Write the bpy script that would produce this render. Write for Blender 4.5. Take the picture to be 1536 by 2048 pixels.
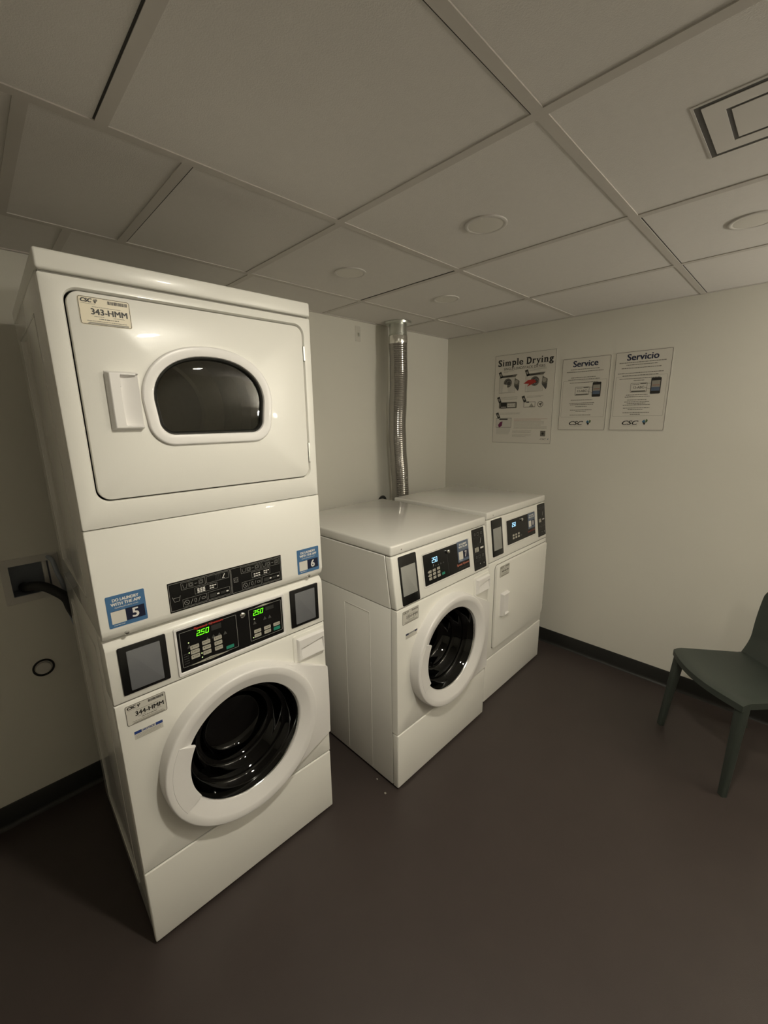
import bpy, bmesh, math, random
from mathutils import Vector, Matrix
random.seed(4)
PI = math.pi
for o in list(bpy.data.objects): bpy.data.objects.remove(o)
SC = bpy.context.scene
C = SC.collection

# ------------------------------------------------------------------ camera, light, exposure
H = 2.19                                    # ceiling height
cam_d = bpy.data.cameras.new('camera'); cam = bpy.data.objects.new('camera', cam_d); C.objects.link(cam)
cam_d.sensor_fit = 'VERTICAL'; cam_d.sensor_height = 36.0; cam_d.lens = 827.33 * 36 / 2048
cam_d.clip_start = 0.02
yaw, pitch, roll = 0.77887, 0.22178, -0.01422
f_ = Vector((math.sin(yaw)*math.cos(pitch), math.cos(yaw)*math.cos(pitch), -math.sin(pitch)))
r_ = Vector((math.cos(yaw), -math.sin(yaw), 0)); u_ = r_.cross(f_)
cr, sr = math.cos(roll), math.sin(roll)
R_ = cr*r_ + sr*u_; U_ = -sr*r_ + cr*u_
m = Matrix((R_, U_, -f_)).transposed().to_4x4(); m.translation = Vector((-2.74883, -2.05621, 1.59946))
cam.matrix_world = m
SC.camera = cam

w = bpy.data.worlds.new('world'); SC.world = w; w.use_nodes = True
w.node_tree.nodes['Background'].inputs[0].default_value = (0.9, 0.85, 0.75, 1)
w.node_tree.nodes['Background'].inputs[1].default_value = 0.02

LIT = (-2.11, -1.91)                        # the one lit downlight
LIT_POWER = 16.0
BACK_FILL_POWER = 3.0
LIT_COL = (1.0, 0.935, 0.785)
FILL_POWER = 28.0
FILL_COL = (1.0, 0.95, 0.85)
SC.view_settings.view_transform = 'Standard'
SC.view_settings.look = 'None'
SC.view_settings.gamma = 1.0
SC.view_settings.use_curve_mapping = False
SC.view_settings.exposure = 0.06

# ------------------------------------------------------------------ materials
def mat(name, col, rough=0.5, metal=0.0, noise=0.0, nscale=40.0, bump=0.0, bscale=200.0, emit=None, estr=0.0, coat=0.0, spec=0.5):
    M = bpy.data.materials.new(name); M.use_nodes = True; nt = M.node_tree; b = nt.nodes['Principled BSDF']
    b.inputs['Base Color'].default_value = (*col, 1); b.inputs['Roughness'].default_value = rough
    b.inputs['Metallic'].default_value = metal; b.inputs['Coat Weight'].default_value = coat
    b.inputs['Specular IOR Level'].default_value = spec
    tc = nt.nodes.new('ShaderNodeTexCoord')
    n = nt.nodes.new('ShaderNodeTexNoise'); n.inputs['Scale'].default_value = nscale; n.inputs['Detail'].default_value = 4
    nt.links.new(tc.outputs['Object'], n.inputs['Vector'])
    rp = nt.nodes.new('ShaderNodeMix'); rp.data_type = 'RGBA'
    k = max(noise, 0.01)
    rp.inputs[6].default_value = (*[c*(1-k) for c in col], 1); rp.inputs[7].default_value = (*[min(1, c*(1+k)) for c in col], 1)
    nt.links.new(n.outputs['Fac'], rp.inputs[0]); nt.links.new(rp.outputs[2], b.inputs['Base Color'])
    if bump > 0:
        n2 = nt.nodes.new('ShaderNodeTexNoise'); n2.inputs['Scale'].default_value = bscale; n2.inputs['Detail'].default_value = 3
        nt.links.new(tc.outputs['Object'], n2.inputs['Vector'])
        bp = nt.nodes.new('ShaderNodeBump'); bp.inputs['Strength'].default_value = bump; bp.inputs['Distance'].default_value = 0.002
        nt.links.new(n2.outputs['Fac'], bp.inputs['Height']); nt.links.new(bp.outputs['Normal'], b.inputs['Normal'])
    if emit:
        b.inputs['Emission Color'].default_value = (*emit, 1); b.inputs['Emission Strength'].default_value = estr
    return M

def glass_mat(name, tint, ior=1.5, rough=0.02, const=None):
    M = bpy.data.materials.new(name); M.use_nodes = True; nt = M.node_tree; nt.nodes.clear()
    out = nt.nodes.new('ShaderNodeOutputMaterial'); mix = nt.nodes.new('ShaderNodeMixShader')
    tr = nt.nodes.new('ShaderNodeBsdfTransparent'); tr.inputs[0].default_value = (*tint, 1)
    gl = nt.nodes.new('ShaderNodeBsdfGlossy'); gl.inputs['Roughness'].default_value = rough
    fr = nt.nodes.new('ShaderNodeFresnel'); fr.inputs['IOR'].default_value = ior
    if const is None: nt.links.new(fr.outputs[0], mix.inputs[0])
    else: mix.inputs[0].default_value = const
    nt.links.new(tr.outputs[0], mix.inputs[1]); nt.links.new(gl.outputs[0], mix.inputs[2])
    nt.links.new(mix.outputs[0], out.inputs[0])
    return M

M_ENAMEL = mat('white enamel', (0.86, 0.845, 0.79), 0.32, noise=0.01, nscale=6, bump=0.05, bscale=260, coat=0.1)
M_SIDE = mat('white enamel side', (0.82, 0.805, 0.76), 0.18, noise=0.015, nscale=5, bump=0.03, bscale=260, coat=0.5)
M_PLAST = mat('white plastic', (0.84, 0.82, 0.80), 0.3, noise=0.01, coat=0.15)
M_BLACK = mat('black panel', (0.006, 0.006, 0.006), 0.25)
M_RUB = mat('black rubber', (0.008, 0.008, 0.008), 0.6)
M_GAP = mat('dark gasket', (0.03, 0.027, 0.022), 0.7)
M_GAPL = mat('grey seam', (0.22, 0.21, 0.18), 0.6)
M_SCREEN = mat('grey reader screen', (0.16, 0.165, 0.175), 0.18, noise=0.05, nscale=12, coat=0.5)
M_SCREENL = mat('pale reader screen', (0.32, 0.32, 0.30), 0.2, noise=0.06, nscale=14, coat=0.4)
M_CHROME = mat('chrome', (0.75, 0.75, 0.74), 0.18, metal=1.0)
M_GALV = mat('galvanised steel', (0.62, 0.64, 0.60), 0.3, metal=1.0, noise=0.15, nscale=25)
M_FOIL = mat('aluminium foil duct', (0.34, 0.325, 0.30), 0.14, metal=0.8, noise=0.12, nscale=30)
M_TAPE = mat('foil tape', (0.85, 0.84, 0.8), 0.2, metal=1.0, bump=0.8, bscale=60)
M_DRUM = mat('steel drum', (0.62, 0.60, 0.53), 0.38, metal=0.3, noise=0.1)
M_DRUMD = mat('dark drum', (0.03, 0.03, 0.027), 0.4, metal=0.6, noise=0.1)
M_GLASS = glass_mat('smoked glass', (0.80, 0.79, 0.73), 1.55, 0.02)
M_GLASSD = glass_mat('dark bowl glass', (0.09, 0.09, 0.08), 1.16, 0.04, 0.045)
M_WALL = mat('painted wall', (0.76, 0.74, 0.665), 0.65, noise=0.02, nscale=3, bump=0.12, bscale=350)
M_WALLP = mat('painted patch', (0.66, 0.635, 0.565), 0.6, noise=0.02, nscale=30)
M_CEIL = mat('ceiling tile', (0.73, 0.70, 0.66), 0.9, noise=0.03, nscale=60, bump=0.3, bscale=420)
M_GRID = mat('ceiling grid metal', (0.58, 0.545, 0.50), 0.5, noise=0.02)
M_FLOOR = mat('brown sheet floor', (0.052, 0.040, 0.036), 0.42, noise=0.10, nscale=9, bump=0.15, bscale=500)
M_BASE = mat('black cove base', (0.018, 0.018, 0.016), 0.42, noise=0.1, nscale=12)
M_CHAIR = mat('grey green plastic', (0.046, 0.056, 0.047), 0.45, noise=0.03, bump=0.15, bscale=600)
M_PAPER = mat('poster paper', (0.72, 0.69, 0.62), 0.45, noise=0.015)
M_LABEL = mat('cream label', (0.78, 0.70, 0.53), 0.4, noise=0.01)
M_LABELG = mat('silver label', (0.62, 0.60, 0.54), 0.4, noise=0.01)
M_INK = mat('black ink', (0.02, 0.018, 0.015), 0.5)
M_INKN = mat('navy ink', (0.015, 0.02, 0.055), 0.5)
M_INKG = mat('grey ink', (0.15, 0.14, 0.115), 0.5)
M_INKL = mat('light grey ink', (0.34, 0.32, 0.27), 0.5)
M_BLUE = mat('sticker blue', (0.065, 0.17, 0.34), 0.4)
M_BLUED = mat('dull sticker blue', (0.10, 0.135, 0.20), 0.4)
M_NAVY = mat('sticker navy', (0.010, 0.014, 0.04), 0.4)
M_NOTB = mat('notice blue', (0.02, 0.05, 0.22), 0.4)
M_WHITE = mat('white print', (0.8, 0.78, 0.74), 0.5)
M_LINE = mat('panel grey line', (0.30, 0.30, 0.28), 0.5)
M_DIM = mat('dim panel print', (0.07, 0.07, 0.065), 0.5)
M_DARKG = mat('dark grey print', (0.028, 0.028, 0.026), 0.5)
M_BTN = mat('beige button', (0.44, 0.42, 0.35), 0.45)
M_GREEN = mat('teal button', (0.02, 0.24, 0.16), 0.45)
M_RED = mat('red print', (0.42, 0.03, 0.02), 0.5)
M_REDD = mat('dull red print', (0.22, 0.05, 0.04), 0.5)
M_RUST = mat('rust print', (0.36, 0.12, 0.08), 0.5)
M_PURP = mat('purple print', (0.16, 0.02, 0.08), 0.5)
M_SKY = mat('logo blue', (0.05, 0.16, 0.27), 0.5)
M_LEAF = mat('logo green', (0.10, 0.17, 0.06), 0.5)
M_LEDG = mat('green led', (0.1, 0.9, 0.05), 0.5, emit=(0.12, 1.0, 0.0), estr=2.0)
M_LEDB = mat('white blue led', (0.5, 0.75, 1.0), 0.5, emit=(0.35, 0.72, 1.0), estr=1.6)
M_LEDW = mat('small led', (0.8, 1.0, 0.5), 0.5, emit=(0.65, 1.0, 0.3), estr=1.3)
M_BOXG = mat('outlet box plastic', (0.30, 0.33, 0.38), 0.4)
M_BOXW = mat('outlet box flange', (0.62, 0.60, 0.56), 0.5)
M_LENS = mat('frosted lens', (0.72, 0.69, 0.63), 0.5)
M_LENSON = mat('lit lens', (1, 0.95, 0.85), 0.5, emit=LIT_COL, estr=14.0)
M_TRIMW = mat('downlight trim', (0.66, 0.63, 0.59), 0.5)
M_VENT = mat('vent white metal', (0.70, 0.67, 0.63), 0.5)
M_VENTD = mat('vent slot', (0.09, 0.085, 0.078), 0.6)

# ------------------------------------------------------------------ helpers
def link(name, me, parent=None):
    o = bpy.data.objects.new(name, me); C.objects.link(o)
    if parent: o.parent = parent
    return o
def obj(name, bm, m_, parent=None, smooth=None, label=None):
    me = bpy.data.meshes.new(name)
    bmesh.ops.recalc_face_normals(bm, faces=bm.faces[:])
    if smooth is not None:
        for f in bm.faces: f.smooth = True
        for e in bm.edges:
            e.smooth = not (len(e.link_faces) == 2 and e.calc_face_angle(0) > math.radians(smooth))
    bm.to_mesh(me); bm.free()
    for x in (m_ if isinstance(m_, (list, tuple)) else [m_]): me.materials.append(x)
    o = link(name, me, parent)
    if label: o['label'] = label
    return o
def thing(name, label, cat, loc=(0, 0, 0), rz=0.0, group=None):
    o = bpy.data.objects.new(name, None); C.objects.link(o); o.empty_display_size = 0.05
    o.location = loc; o.rotation_euler = (0, 0, rz); tag(o, label, cat, group); return o
def tag(o, label, cat, group=None):
    o['label'] = label; o['category'] = cat
    if group: o['group'] = group
def struct(name, bm, m_, smooth=None):
    o = obj(name, bm, m_, None, smooth); o['kind'] = 'structure'; return o
def box(bm, x0, x1, y0, y1, z0, z1, bev=0.0, seg=2, mi=0):
    b2 = bmesh.new()
    v = [b2.verts.new((x, y, z)) for x in (x0, x1) for y in (y0, y1) for z in (z0, z1)]
    for f in ((0, 1, 3, 2), (4, 6, 7, 5), (0, 4, 5, 1), (2, 3, 7, 6), (0, 2, 6, 4), (1, 5, 7, 3)): b2.faces.new([v[i] for i in f])
    if bev > 0: bmesh.ops.bevel(b2, geom=b2.edges[:], offset=bev, segments=seg, profile=0.5, affect='EDGES')
    merge(bm, b2, mi)
def merge(bm, b2, mi=0):
    mp = {v: bm.verts.new(v.co) for v in b2.verts}
    for f in b2.faces:
        try: g = bm.faces.new([mp[v] for v in f.verts]); g.material_index = mi
        except ValueError: pass
    b2.free()
def prism(bm, prof, x0, x1, bev=0.0, seg=2):
    """profile in (y,z) extruded along x"""
    b2 = bmesh.new(); n = len(prof)
    A = [b2.verts.new((x0, y, z)) for y, z in prof]; B = [b2.verts.new((x1, y, z)) for y, z in prof]
    b2.faces.new(A); b2.faces.new(B[::-1])
    for i in range(n): b2.faces.new((A[i], B[i], B[(i+1) % n], A[(i+1) % n]))
    if bev > 0: bmesh.ops.bevel(b2, geom=b2.edges[:], offset=bev, segments=seg, profile=0.5, affect='EDGES')
    merge(bm, b2)
def rr(u0, u1, z0, z1, r, n=6):
    if not isinstance(r, (list, tuple)): r = [r]*4         # tr, tl, bl, br
    P = []
    for k, (cx, cz, a0) in enumerate(((u1-r[0], z1-r[0], 0), (u0+r[1], z1-r[1], PI/2), (u0+r[2], z0+r[2], PI), (u1-r[3], z0+r[3], 1.5*PI))):
        for i in range(n+1):
            a = a0+PI/2*i/n; P.append((cx+r[k]*math.cos(a), cz+r[k]*math.sin(a)))
    return P
def loft(bm, rings, cap0=True, cap1=True, mi=0, P=None):
    """rings: list of (outline [(u,z)..], v)"""
    P = P or (lambda u, z, v: (u, v, z))
    L = [[bm.verts.new(P(u, z, v)) for u, z in o] for o, v in rings]
    n = len(L[0])
    for a, b in zip(L, L[1:]):
        for i in range(n):
            f = bm.faces.new((a[i], a[(i+1) % n], b[(i+1) % n], b[i])); f.material_index = mi
    if cap0: bm.faces.new(L[0][::-1]).material_index = mi
    if cap1: bm.faces.new(L[-1]).material_index = mi
def rrslab(bm, u0, u1, z0, z1, r, vf, vb, e=0.003, mi=0, P=None):
    """rounded panel whose front (vf) edge is eased by e"""
    def o(i): return rr(u0+i, u1-i, z0+i, z1-i, [max(x-i, 0.0008) for x in (r if isinstance(r, (list, tuple)) else [r]*4)])
    loft(bm, [(o(0), vb), (o(0), vf+e), (o(0.3*e), vf+0.3*e), (o(e), vf)], P=P, mi=mi)
def circ(cx, cz, r, n=64, rz=None): return [(cx+r*math.cos(2*PI*i/n), cz+(rz or r)*math.sin(2*PI*i/n)) for i in range(n)]
def tube(bm, pts, rad, n=14, cap=True, mi=0):
    pts = [Vector(p) for p in pts]; L = []; up = Vector((0, 0, 1))
    prev = None
    for i, p in enumerate(pts):
        t = (pts[min(i+1, len(pts)-1)]-pts[max(i-1, 0)]).normalized()
        a = prev if prev else (Vector((1, 0, 0)) if abs(t.z) > 0.8 else up)
        s = (a - t*a.dot(t)).normalized(); b = t.cross(s); prev = s
        r = rad[i] if isinstance(rad, (list, tuple)) else rad
        L.append([bm.verts.new(p + s*(r*math.cos(2*PI*k/n)) + b*(r*math.sin(2*PI*k/n))) for k in range(n)])
    for a, b in zip(L, L[1:]):
        for k in range(n):
            f = bm.faces.new((a[k], a[(k+1) % n], b[(k+1) % n], b[k])); f.material_index = mi
    if cap: bm.faces.new(L[0][::-1]); bm.faces.new(L[-1])
def smoothpath(P, n=8):
    out = []
    for i in range(len(P)-1):
        p0, p1, p2, p3 = [Vector(P[max(0, min(len(P)-1, j))]) for j in (i-1, i, i+1, i+2)]
        for k in range(n):
            t = k/n
            out.append(0.5*((2*p1)+(-p0+p2)*t+(2*p0-5*p1+4*p2-p3)*t*t+(-p0+3*p1-3*p2+p3)*t**3))
    out.append(Vector(P[-1])); return out
def hfield(bm, u0, u1, z0, z1, nu, nz, f, vb):
    """height field panel: front v = f(u,z), skirt back to vb"""
    G = [[bm.verts.new((u0+(u1-u0)*i/nu, f(u0+(u1-u0)*i/nu, z0+(z1-z0)*j/nz), z0+(z1-z0)*j/nz)) for j in range(nz+1)] for i in range(nu+1)]
    for i in range(nu):
        for j in range(nz): bm.faces.new((G[i][j], G[i+1][j], G[i+1][j+1], G[i][j+1]))
    loop = [G[i][0] for i in range(nu+1)]+[G[nu][j] for j in range(1, nz+1)]+[G[i][nz] for i in range(nu-1, -1, -1)]+[G[0][j] for j in range(nz-1, 0, -1)]
    back = [bm.verts.new((v.co.x, vb, v.co.z)) for v in loop]
    n = len(loop)
    for i in range(n): bm.faces.new((loop[i], loop[(i+1) % n], back[(i+1) % n], back[i]))
    bm.faces.new(back)

_tc = {}
def glyphs(s, bold=0.0, shear=0.0):
    k = (s, bold, shear)
    if k not in _tc:
        cu = bpy.data.curves.new('t', 'FONT'); cu.body = s; cu.size = 1.0; cu.offset = bold; cu.shear = shear; cu.resolution_u = 3; cu.fill_mode = 'FRONT'
        o = bpy.data.objects.new('t', cu); C.objects.link(o)
        dg = bpy.context.evaluated_depsgraph_get(); me = bpy.data.meshes.new_from_object(o.evaluated_get(dg))
        V = [(v.co.x, v.co.y) for v in me.vertices]; F = [tuple(p.vertices) for p in me.polygons]
        bpy.data.objects.remove(o); bpy.data.curves.remove(cu); bpy.data.meshes.remove(me)
        _tc[k] = (V, F)
    return _tc[k]
SEG = {'0': 'abcdef', '1': 'bc', '2': 'abged', '5': 'afgcd'}
class Flat:
    """printed sheet: solid base plus ink layers, in (u,z) of a plane; P(u,z,h) gives the 3D point"""
    def __init__(s, P): s.P = P; s.V = []; s.F = []; s.mi = []; s.mats = []
    def m(s, M):
        if M not in s.mats: s.mats.append(M)
        return s.mats.index(M)
    def add(s, V, F, M, h):
        b = len(s.V); s.V += [s.P(u, z, h) for u, z in V]; k = s.m(M)
        for f in F: s.F.append(tuple(b+i for i in f)); s.mi.append(k)
    def base(s, u0, u1, z0, z1, r, th, M):
        O = rr(u0, u1, z0, z1, r, 4); n = len(O); b = len(s.V); k = s.m(M)
        s.V += [s.P(u, z, th) for u, z in O]+[s.P(u, z, -0.0002) for u, z in O]
        s.F.append(tuple(range(b, b+n))); s.F.append(tuple(range(b+2*n-1, b+n-1, -1))); s.mi += [k, k]
        for i in range(n): s.F.append((b+i, b+n+i, b+n+(i+1) % n, b+(i+1) % n)); s.mi.append(k)
        s.th = th
    def H(s, L): return s.th+0.00025*L
    def poly(s, P, M, L=1): s.add(P, [tuple(range(len(P)))], M, s.H(L))
    def rect(s, u0, z0, u1, z1, M, L=1, sh=0.0): s.poly([(u0, z0), (u1, z0), (u1+sh, z1), (u0+sh, z1)], M, L)
    def rrect(s, u0, z0, u1, z1, r, M, L=1): s.poly(rr(u0, u1, z0, z1, r, 4), M, L)
    def border(s, u0, z0, u1, z1, t, M, L=1, r=0.001):
        A = rr(u0, u1, z0, z1, r, 4); B = rr(u0+t, u1-t, z0+t, z1-t, max(r-t, 0.0002), 4); n = len(A)
        s.add(A+B, [(i, (i+1) % n, n+(i+1) % n, n+i) for i in range(n)], M, s.H(L))
    def line(s, a, b, t, M, L=1):
        d = Vector((b[0]-a[0], b[1]-a[1])).normalized()*t/2; s.poly([(a[0]+d.y, a[1]-d.x), (b[0]+d.y, b[1]-d.x), (b[0]-d.y, b[1]+d.x), (a[0]-d.y, a[1]+d.x)], M, L)
    def disc(s, u, z, r, M, L=1, n=12): s.poly(circ(u, z, r, n), M, L)
    def ringc(s, u, z, r, t, M, L=1, n=16):
        A = circ(u, z, r, n); B = circ(u, z, r-t, n); s.add(A+B, [(i, (i+1) % n, n+(i+1) % n, n+i) for i in range(n)], M, s.H(L))
    def text(s, t, u0, z0, u1, z1, M, L=2, bold=0.0, shear=0.0):
        V, F = glyphs(t, 0.0, shear); xs = [v[0] for v in V]; ys = [v[1] for v in V]
        x0, x1, y0, y1 = min(xs), max(xs), min(ys), max(ys)
        d = bold*(z1-z0)*1.25                     # heavier strokes: the letters struck again a hair to each side
        for k, (dx, dz) in enumerate(((0, 0),) if d == 0 else ((-d, -d*.4), (d, -d*.4), (-d, d*.4), (d, d*.4), (0, 0))):
            s.add([(u0+d+dx+(x-x0)/(x1-x0)*(u1-u0-2*d), z0+dz+(y-y0)/(y1-y0)*(z1-z0)) for x, y in V], F, M, s.H(L)+k*2e-6)
    def seven(s, t, u0, z0, u1, z1, M, L=3, th=0.18, sl=0.18, dots=()):
        n = len(t); cw = (u1-u0)/n; w_ = cw*0.72; h = z1-z0; q = th*w_
        def pt(x, y, i): return (u0+i*cw+x+sl*y, z0+y)
        for i, ch in enumerate(t):
            S = dict(a=(0, h-q, w_, h), g=(0, h/2-q/2, w_, h/2+q/2), d=(0, 0, w_, q), f=(0, h/2, q, h), b=(w_-q, h/2, w_, h), e=(0, 0, q, h/2), c=(w_-q, 0, w_, h/2))
            for k in SEG[ch]:
                x0, y0, x1, y1 = S[k]; s.poly([pt(x0, y0, i), pt(x1, y0, i), pt(x1, y1, i), pt(x0, y1, i)], M, L)
            if i in dots: s.poly([pt(w_+q*.35, -q*.3, i), pt(w_+q*1.9, -q*.3, i), pt(w_+q*1.9, q*1.3, i), pt(w_+q*.35, q*1.3, i)], M, L)
    def scribble(s, u0, u1, z, h, M, L=1, rnd=random):
        """a line of print too small to read: short uneven dashes"""
        u = u0
        while u < u1:
            w_ = min(rnd.uniform(0.6, 2.2)*h*1.6, u1-u); s.rect(u, z, u+w_, z+h*rnd.uniform(.8, 1), M, L); u += w_+h*0.45
    def build(s, name, parent=None, label=None):
        me = bpy.data.meshes.new(name); me.from_pydata([tuple(v) for v in s.V], [], s.F); 
        for M in s.mats: me.materials.append(M)
        me.polygons.foreach_set('material_index', s.mi); me.update()
        o = link(name, me, parent)
        if label: o['label'] = label
        return o
def front(v0): return lambda u, z, h: (u, v0-h, z)
def slope(v0, z0, k): return lambda u, z, h: (u, v0+k*(z-z0)-h, z)

# ------------------------------------------------------------------ room shell
XL, YF = -4.3, -3.7
bm = bmesh.new(); box(bm, XL-.1, .1, YF-2.5, .1, -.1, 0); struct('floor', bm, M_FLOOR)
# back wall with the hole of the outlet box
bm = bmesh.new()
hx0, hx1, hz0, hz1 = -2.724, -2.600, .946, 1.073
for a in ((XL-.1, hx0, 0, H+.1), (hx1, .1, 0, H+.1), (hx0, hx1, 0, hz0), (hx0, hx1, hz1, H+.1)): box(bm, a[0], a[1], 0, .1, a[2], a[3])
struct('wall_back', bm, M_WALL)
bm = bmesh.new(); box(bm, 0, .1, YF-2.5, 0, 0, H+.1); struct('wall_right', bm, M_WALL)
bm = bmesh.new(); box(bm, XL-.1, XL, YF-2.5, 0, 0, H+.1); struct('wall_left', bm, M_WALL)
bm = bmesh.new(); box(bm, XL, 0, YF-.12, YF, 0, H); struct('wall_front', bm, M_WALL)
# ceiling: one slab of tiles with the metal grid as its child
bm = bmesh.new(); box(bm, XL-.1, .1, YF-2.5, .1, H+.0018, H+.1); ceil = struct('ceiling', bm, M_CEIL)
bm = bmesh.new(); g = .012
RUN = [-.335, -.945, -1.585, -2.20, -2.82, -3.44, -4.06]
for y in RUN: box(bm, XL, 0, y-g, y+g, H-.001, H+.006)
bands = {(0, 0): (-.56, -1.19, -1.80, -2.42), (0, 1): (-.585, -1.195, -1.82, -2.275, -2.575, -3.1, -3.7), (1, 2): (-.59, -1.20, -1.83, -2.452, -3.06, -3.68),
         (2, 3): (-.59, -1.185, -1.83, -2.452, -3.06, -3.68), (3, 4): (-.59, -1.2, -1.83, -2.45, -3.06, -3.68), (4, 5): (-.59, -1.2, -1.83, -2.45, -3.06), (5, 6): (-.59, -1.2, -1.83, -2.45, -3.06)}
for (a, b), xs in bands.items():
    y1 = 0 if (a, b) == (0, 0) else RUN[a]-g; y0 = RUN[b]+g
    for x in xs: box(bm, x-g, x+g, y0, y1, H-.001, H+.006)
box(bm, XL, 0, -.012, 0, H-.002, H+.006); box(bm, -.012, 0, YF, 0, H-.002, H+.006)
gr = obj('ceiling_grid', bm, M_GRID, ceil)
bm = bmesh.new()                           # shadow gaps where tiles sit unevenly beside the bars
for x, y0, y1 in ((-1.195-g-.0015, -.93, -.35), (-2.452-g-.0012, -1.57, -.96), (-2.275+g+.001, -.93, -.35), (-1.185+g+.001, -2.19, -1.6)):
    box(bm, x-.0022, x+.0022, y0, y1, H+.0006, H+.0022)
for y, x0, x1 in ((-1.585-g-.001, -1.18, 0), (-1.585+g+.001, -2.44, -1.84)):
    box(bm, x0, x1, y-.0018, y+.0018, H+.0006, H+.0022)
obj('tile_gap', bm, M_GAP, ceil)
# cove base
def cove(name, a, b, inward):
    """a->b along the wall foot; inward = unit vector into the room"""
    bm = bmesh.new(); prof = [(0, 0), (0.016, 0), (0.010, 0.004), (0.006, 0.012), (0.0045, 0.022), (0.004, 0.094), (0.002, 0.099), (0, 0.1)]
    L = []
    for p in (a, b): L.append([bm.verts.new((p[0]+inward[0]*d, p[1]+inward[1]*d, z)) for d, z in prof])
    n = len(prof)
    for i in range(n): bm.faces.new((L[0][i], L[0][(i+1) % n], L[1][(i+1) % n], L[1][i]))
    bm.faces.new(L[0]); bm.faces.new(L[1][::-1]); struct(name, bm, M_BASE, 40)
cove('baseboard_back', (XL, 0), (-.016, 0), (0, -1))
cove('baseboard_right', (0, YF), (0, 0), (-1, 0))
cove('baseboard_left', (XL, YF), (XL, 0), (1, 0))

# ------------------------------------------------------------------ ceiling fixtures
def downlight(x, y, on, label, power=LIT_POWER):
    t = thing('downlight', label, 'ceiling light', (x, y, H), 0, 'round ceiling downlights')
    bm = bmesh.new(); prof = [(.066, .003), (.066, -.0016), (.064, -.0026), (.056, -.0026), (.054, -.0012)]
    L = [[bm.verts.new((r*math.cos(2*PI*k/48), r*math.sin(2*PI*k/48), z)) for k in range(48)] for r, z in prof]
    for a, b in zip(L, L[1:]):
        for k in range(48): bm.faces.new((a[k], a[(k+1) % 48], b[(k+1) % 48], b[k]))
    obj('trim_ring', bm, M_TRIMW, t, 40)
    bm = bmesh.new(); L = []
    for r, z in ((.0545, -.0014), (.045, -.002), (.03, -.0024), (.012, -.0026)): L.append([bm.verts.new((r*math.cos(2*PI*k/32), r*math.sin(2*PI*k/32), z)) for k in range(32)])
    for a, b in zip(L, L[1:]):
        for k in range(32): bm.faces.new((a[k], a[(k+1) % 32], b[(k+1) % 32], b[k]))
    bm.faces.new(L[-1])
    obj('lens', bm, M_LENSON if on else M_LENS, t, 40)
    if on:
        ld = bpy.data.lights.new('lamp', 'AREA'); ld.shape = 'DISK'; ld.size = 0.10; ld.energy = power; ld.color = LIT_COL
        lo = bpy.data.objects.new('lamp', ld); C.objects.link(lo); lo.parent = t; lo.location = (0, 0, -.012)
    return t
downlight(-1.480, -1.245, False, 'clearest unlit ceiling disc, in the tile over the floor before the shorter washer')
downlight(-1.510, -.622, False, 'round unlit ceiling disc just above the right shoulder of the tall stacked unit')
downlight(-.897, -.655, False, 'faint unlit ceiling disc in the tile just in front of the silver duct collar')
downlight(-.886, -1.841, False, 'faint unlit ceiling disc at the right edge, beside the square vent')
downlight(LIT[0], LIT[1], True, 'lit round ceiling light above the floor in front of the stacked unit')

downlight(-1.505, -3.13, True, 'added fill downlight behind the camera, farthest from the machines', BACK_FILL_POWER)  # extra lamp added out of view to even out light on the fronts
t = thing('ceiling_vent', 'square white ceiling diffuser with dark slots at upper right of the ceiling', 'ceiling vent', (-1.505, -1.915, H))
bm = bmesh.new(); box(bm, -.116, .116, -.116, .116, .0005, .004, .001); obj('backing', bm, M_VENTD, t)
bm = bmesh.new()
def sqring(bm, o, i, zo, zi, th=.0015):
    for A, B, s in ((o, i, 1),):
        V = [[bm.verts.new((sx*a, sy*a, z)) for sx, sy in ((-1, -1), (1, -1), (1, 1), (-1, 1))] for a, z in ((o, zo), (i, zi), (i, zi+th), (o, zo+th))]
        for a, b in zip(V, V[1:]+V[:1]):
            for k in range(4): bm.faces.new((a[k], a[(k+1) % 4], b[(k+1) % 4], b[k]))
sqring(bm, .119, .114, .0002, -.0006); obj('outer_frame', bm, M_VENT, t)
bm = bmesh.new(); sqring(bm, .103, .068, -.0008, -.0008, .0012); obj('cone', bm, M_VENT, t)
bm = bmesh.new(); box(bm, -.060, .060, -.060, .060, -.0008, .0005, .0005); obj('centre_plate', bm, M_VENT, t)

# fill light added unseen behind the camera, shaped as an up-facing bowl
t = thing('fill_lamp', 'added fill lamp behind the camera, an open metal bowl throwing light up', 'lamp', (-.32, YF, 1.62))
bm = bmesh.new(); L = [[bm.verts.new((r*math.cos(2*PI*k/40), .17+r*math.sin(2*PI*k/40), z)) for k in range(40)] for r, z in ((.01, -.09), (.07, -.075), (.12, -.04), (.15, .01), (.146, .01), (.115, -.035), (.065, -.068), (.01, -.08))]
for a, b in zip(L, L[1:]):
    for k in range(40): bm.faces.new((a[k], a[(k+1) % 40], b[(k+1) % 40], b[k]))
obj('bowl', bm, M_FOIL, t, 40)
bm = bmesh.new(); box(bm, -.05, .05, 0, .02, -.07, .05, .004); box(bm, -.015, .015, .01, .06, -.03, -.0, .003); obj('bracket', bm, M_GALV, t, 40)
ld = bpy.data.lights.new('lamp', 'AREA'); ld.shape = 'DISK'; ld.size = .22; ld.energy = FILL_POWER; ld.color = FILL_COL
lo = bpy.data.objects.new('lamp', ld); C.objects.link(lo); lo.parent = t; lo.location = (0, .17, .012); lo.rotation_euler = (PI-math.radians(24), 0, 0)

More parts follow.
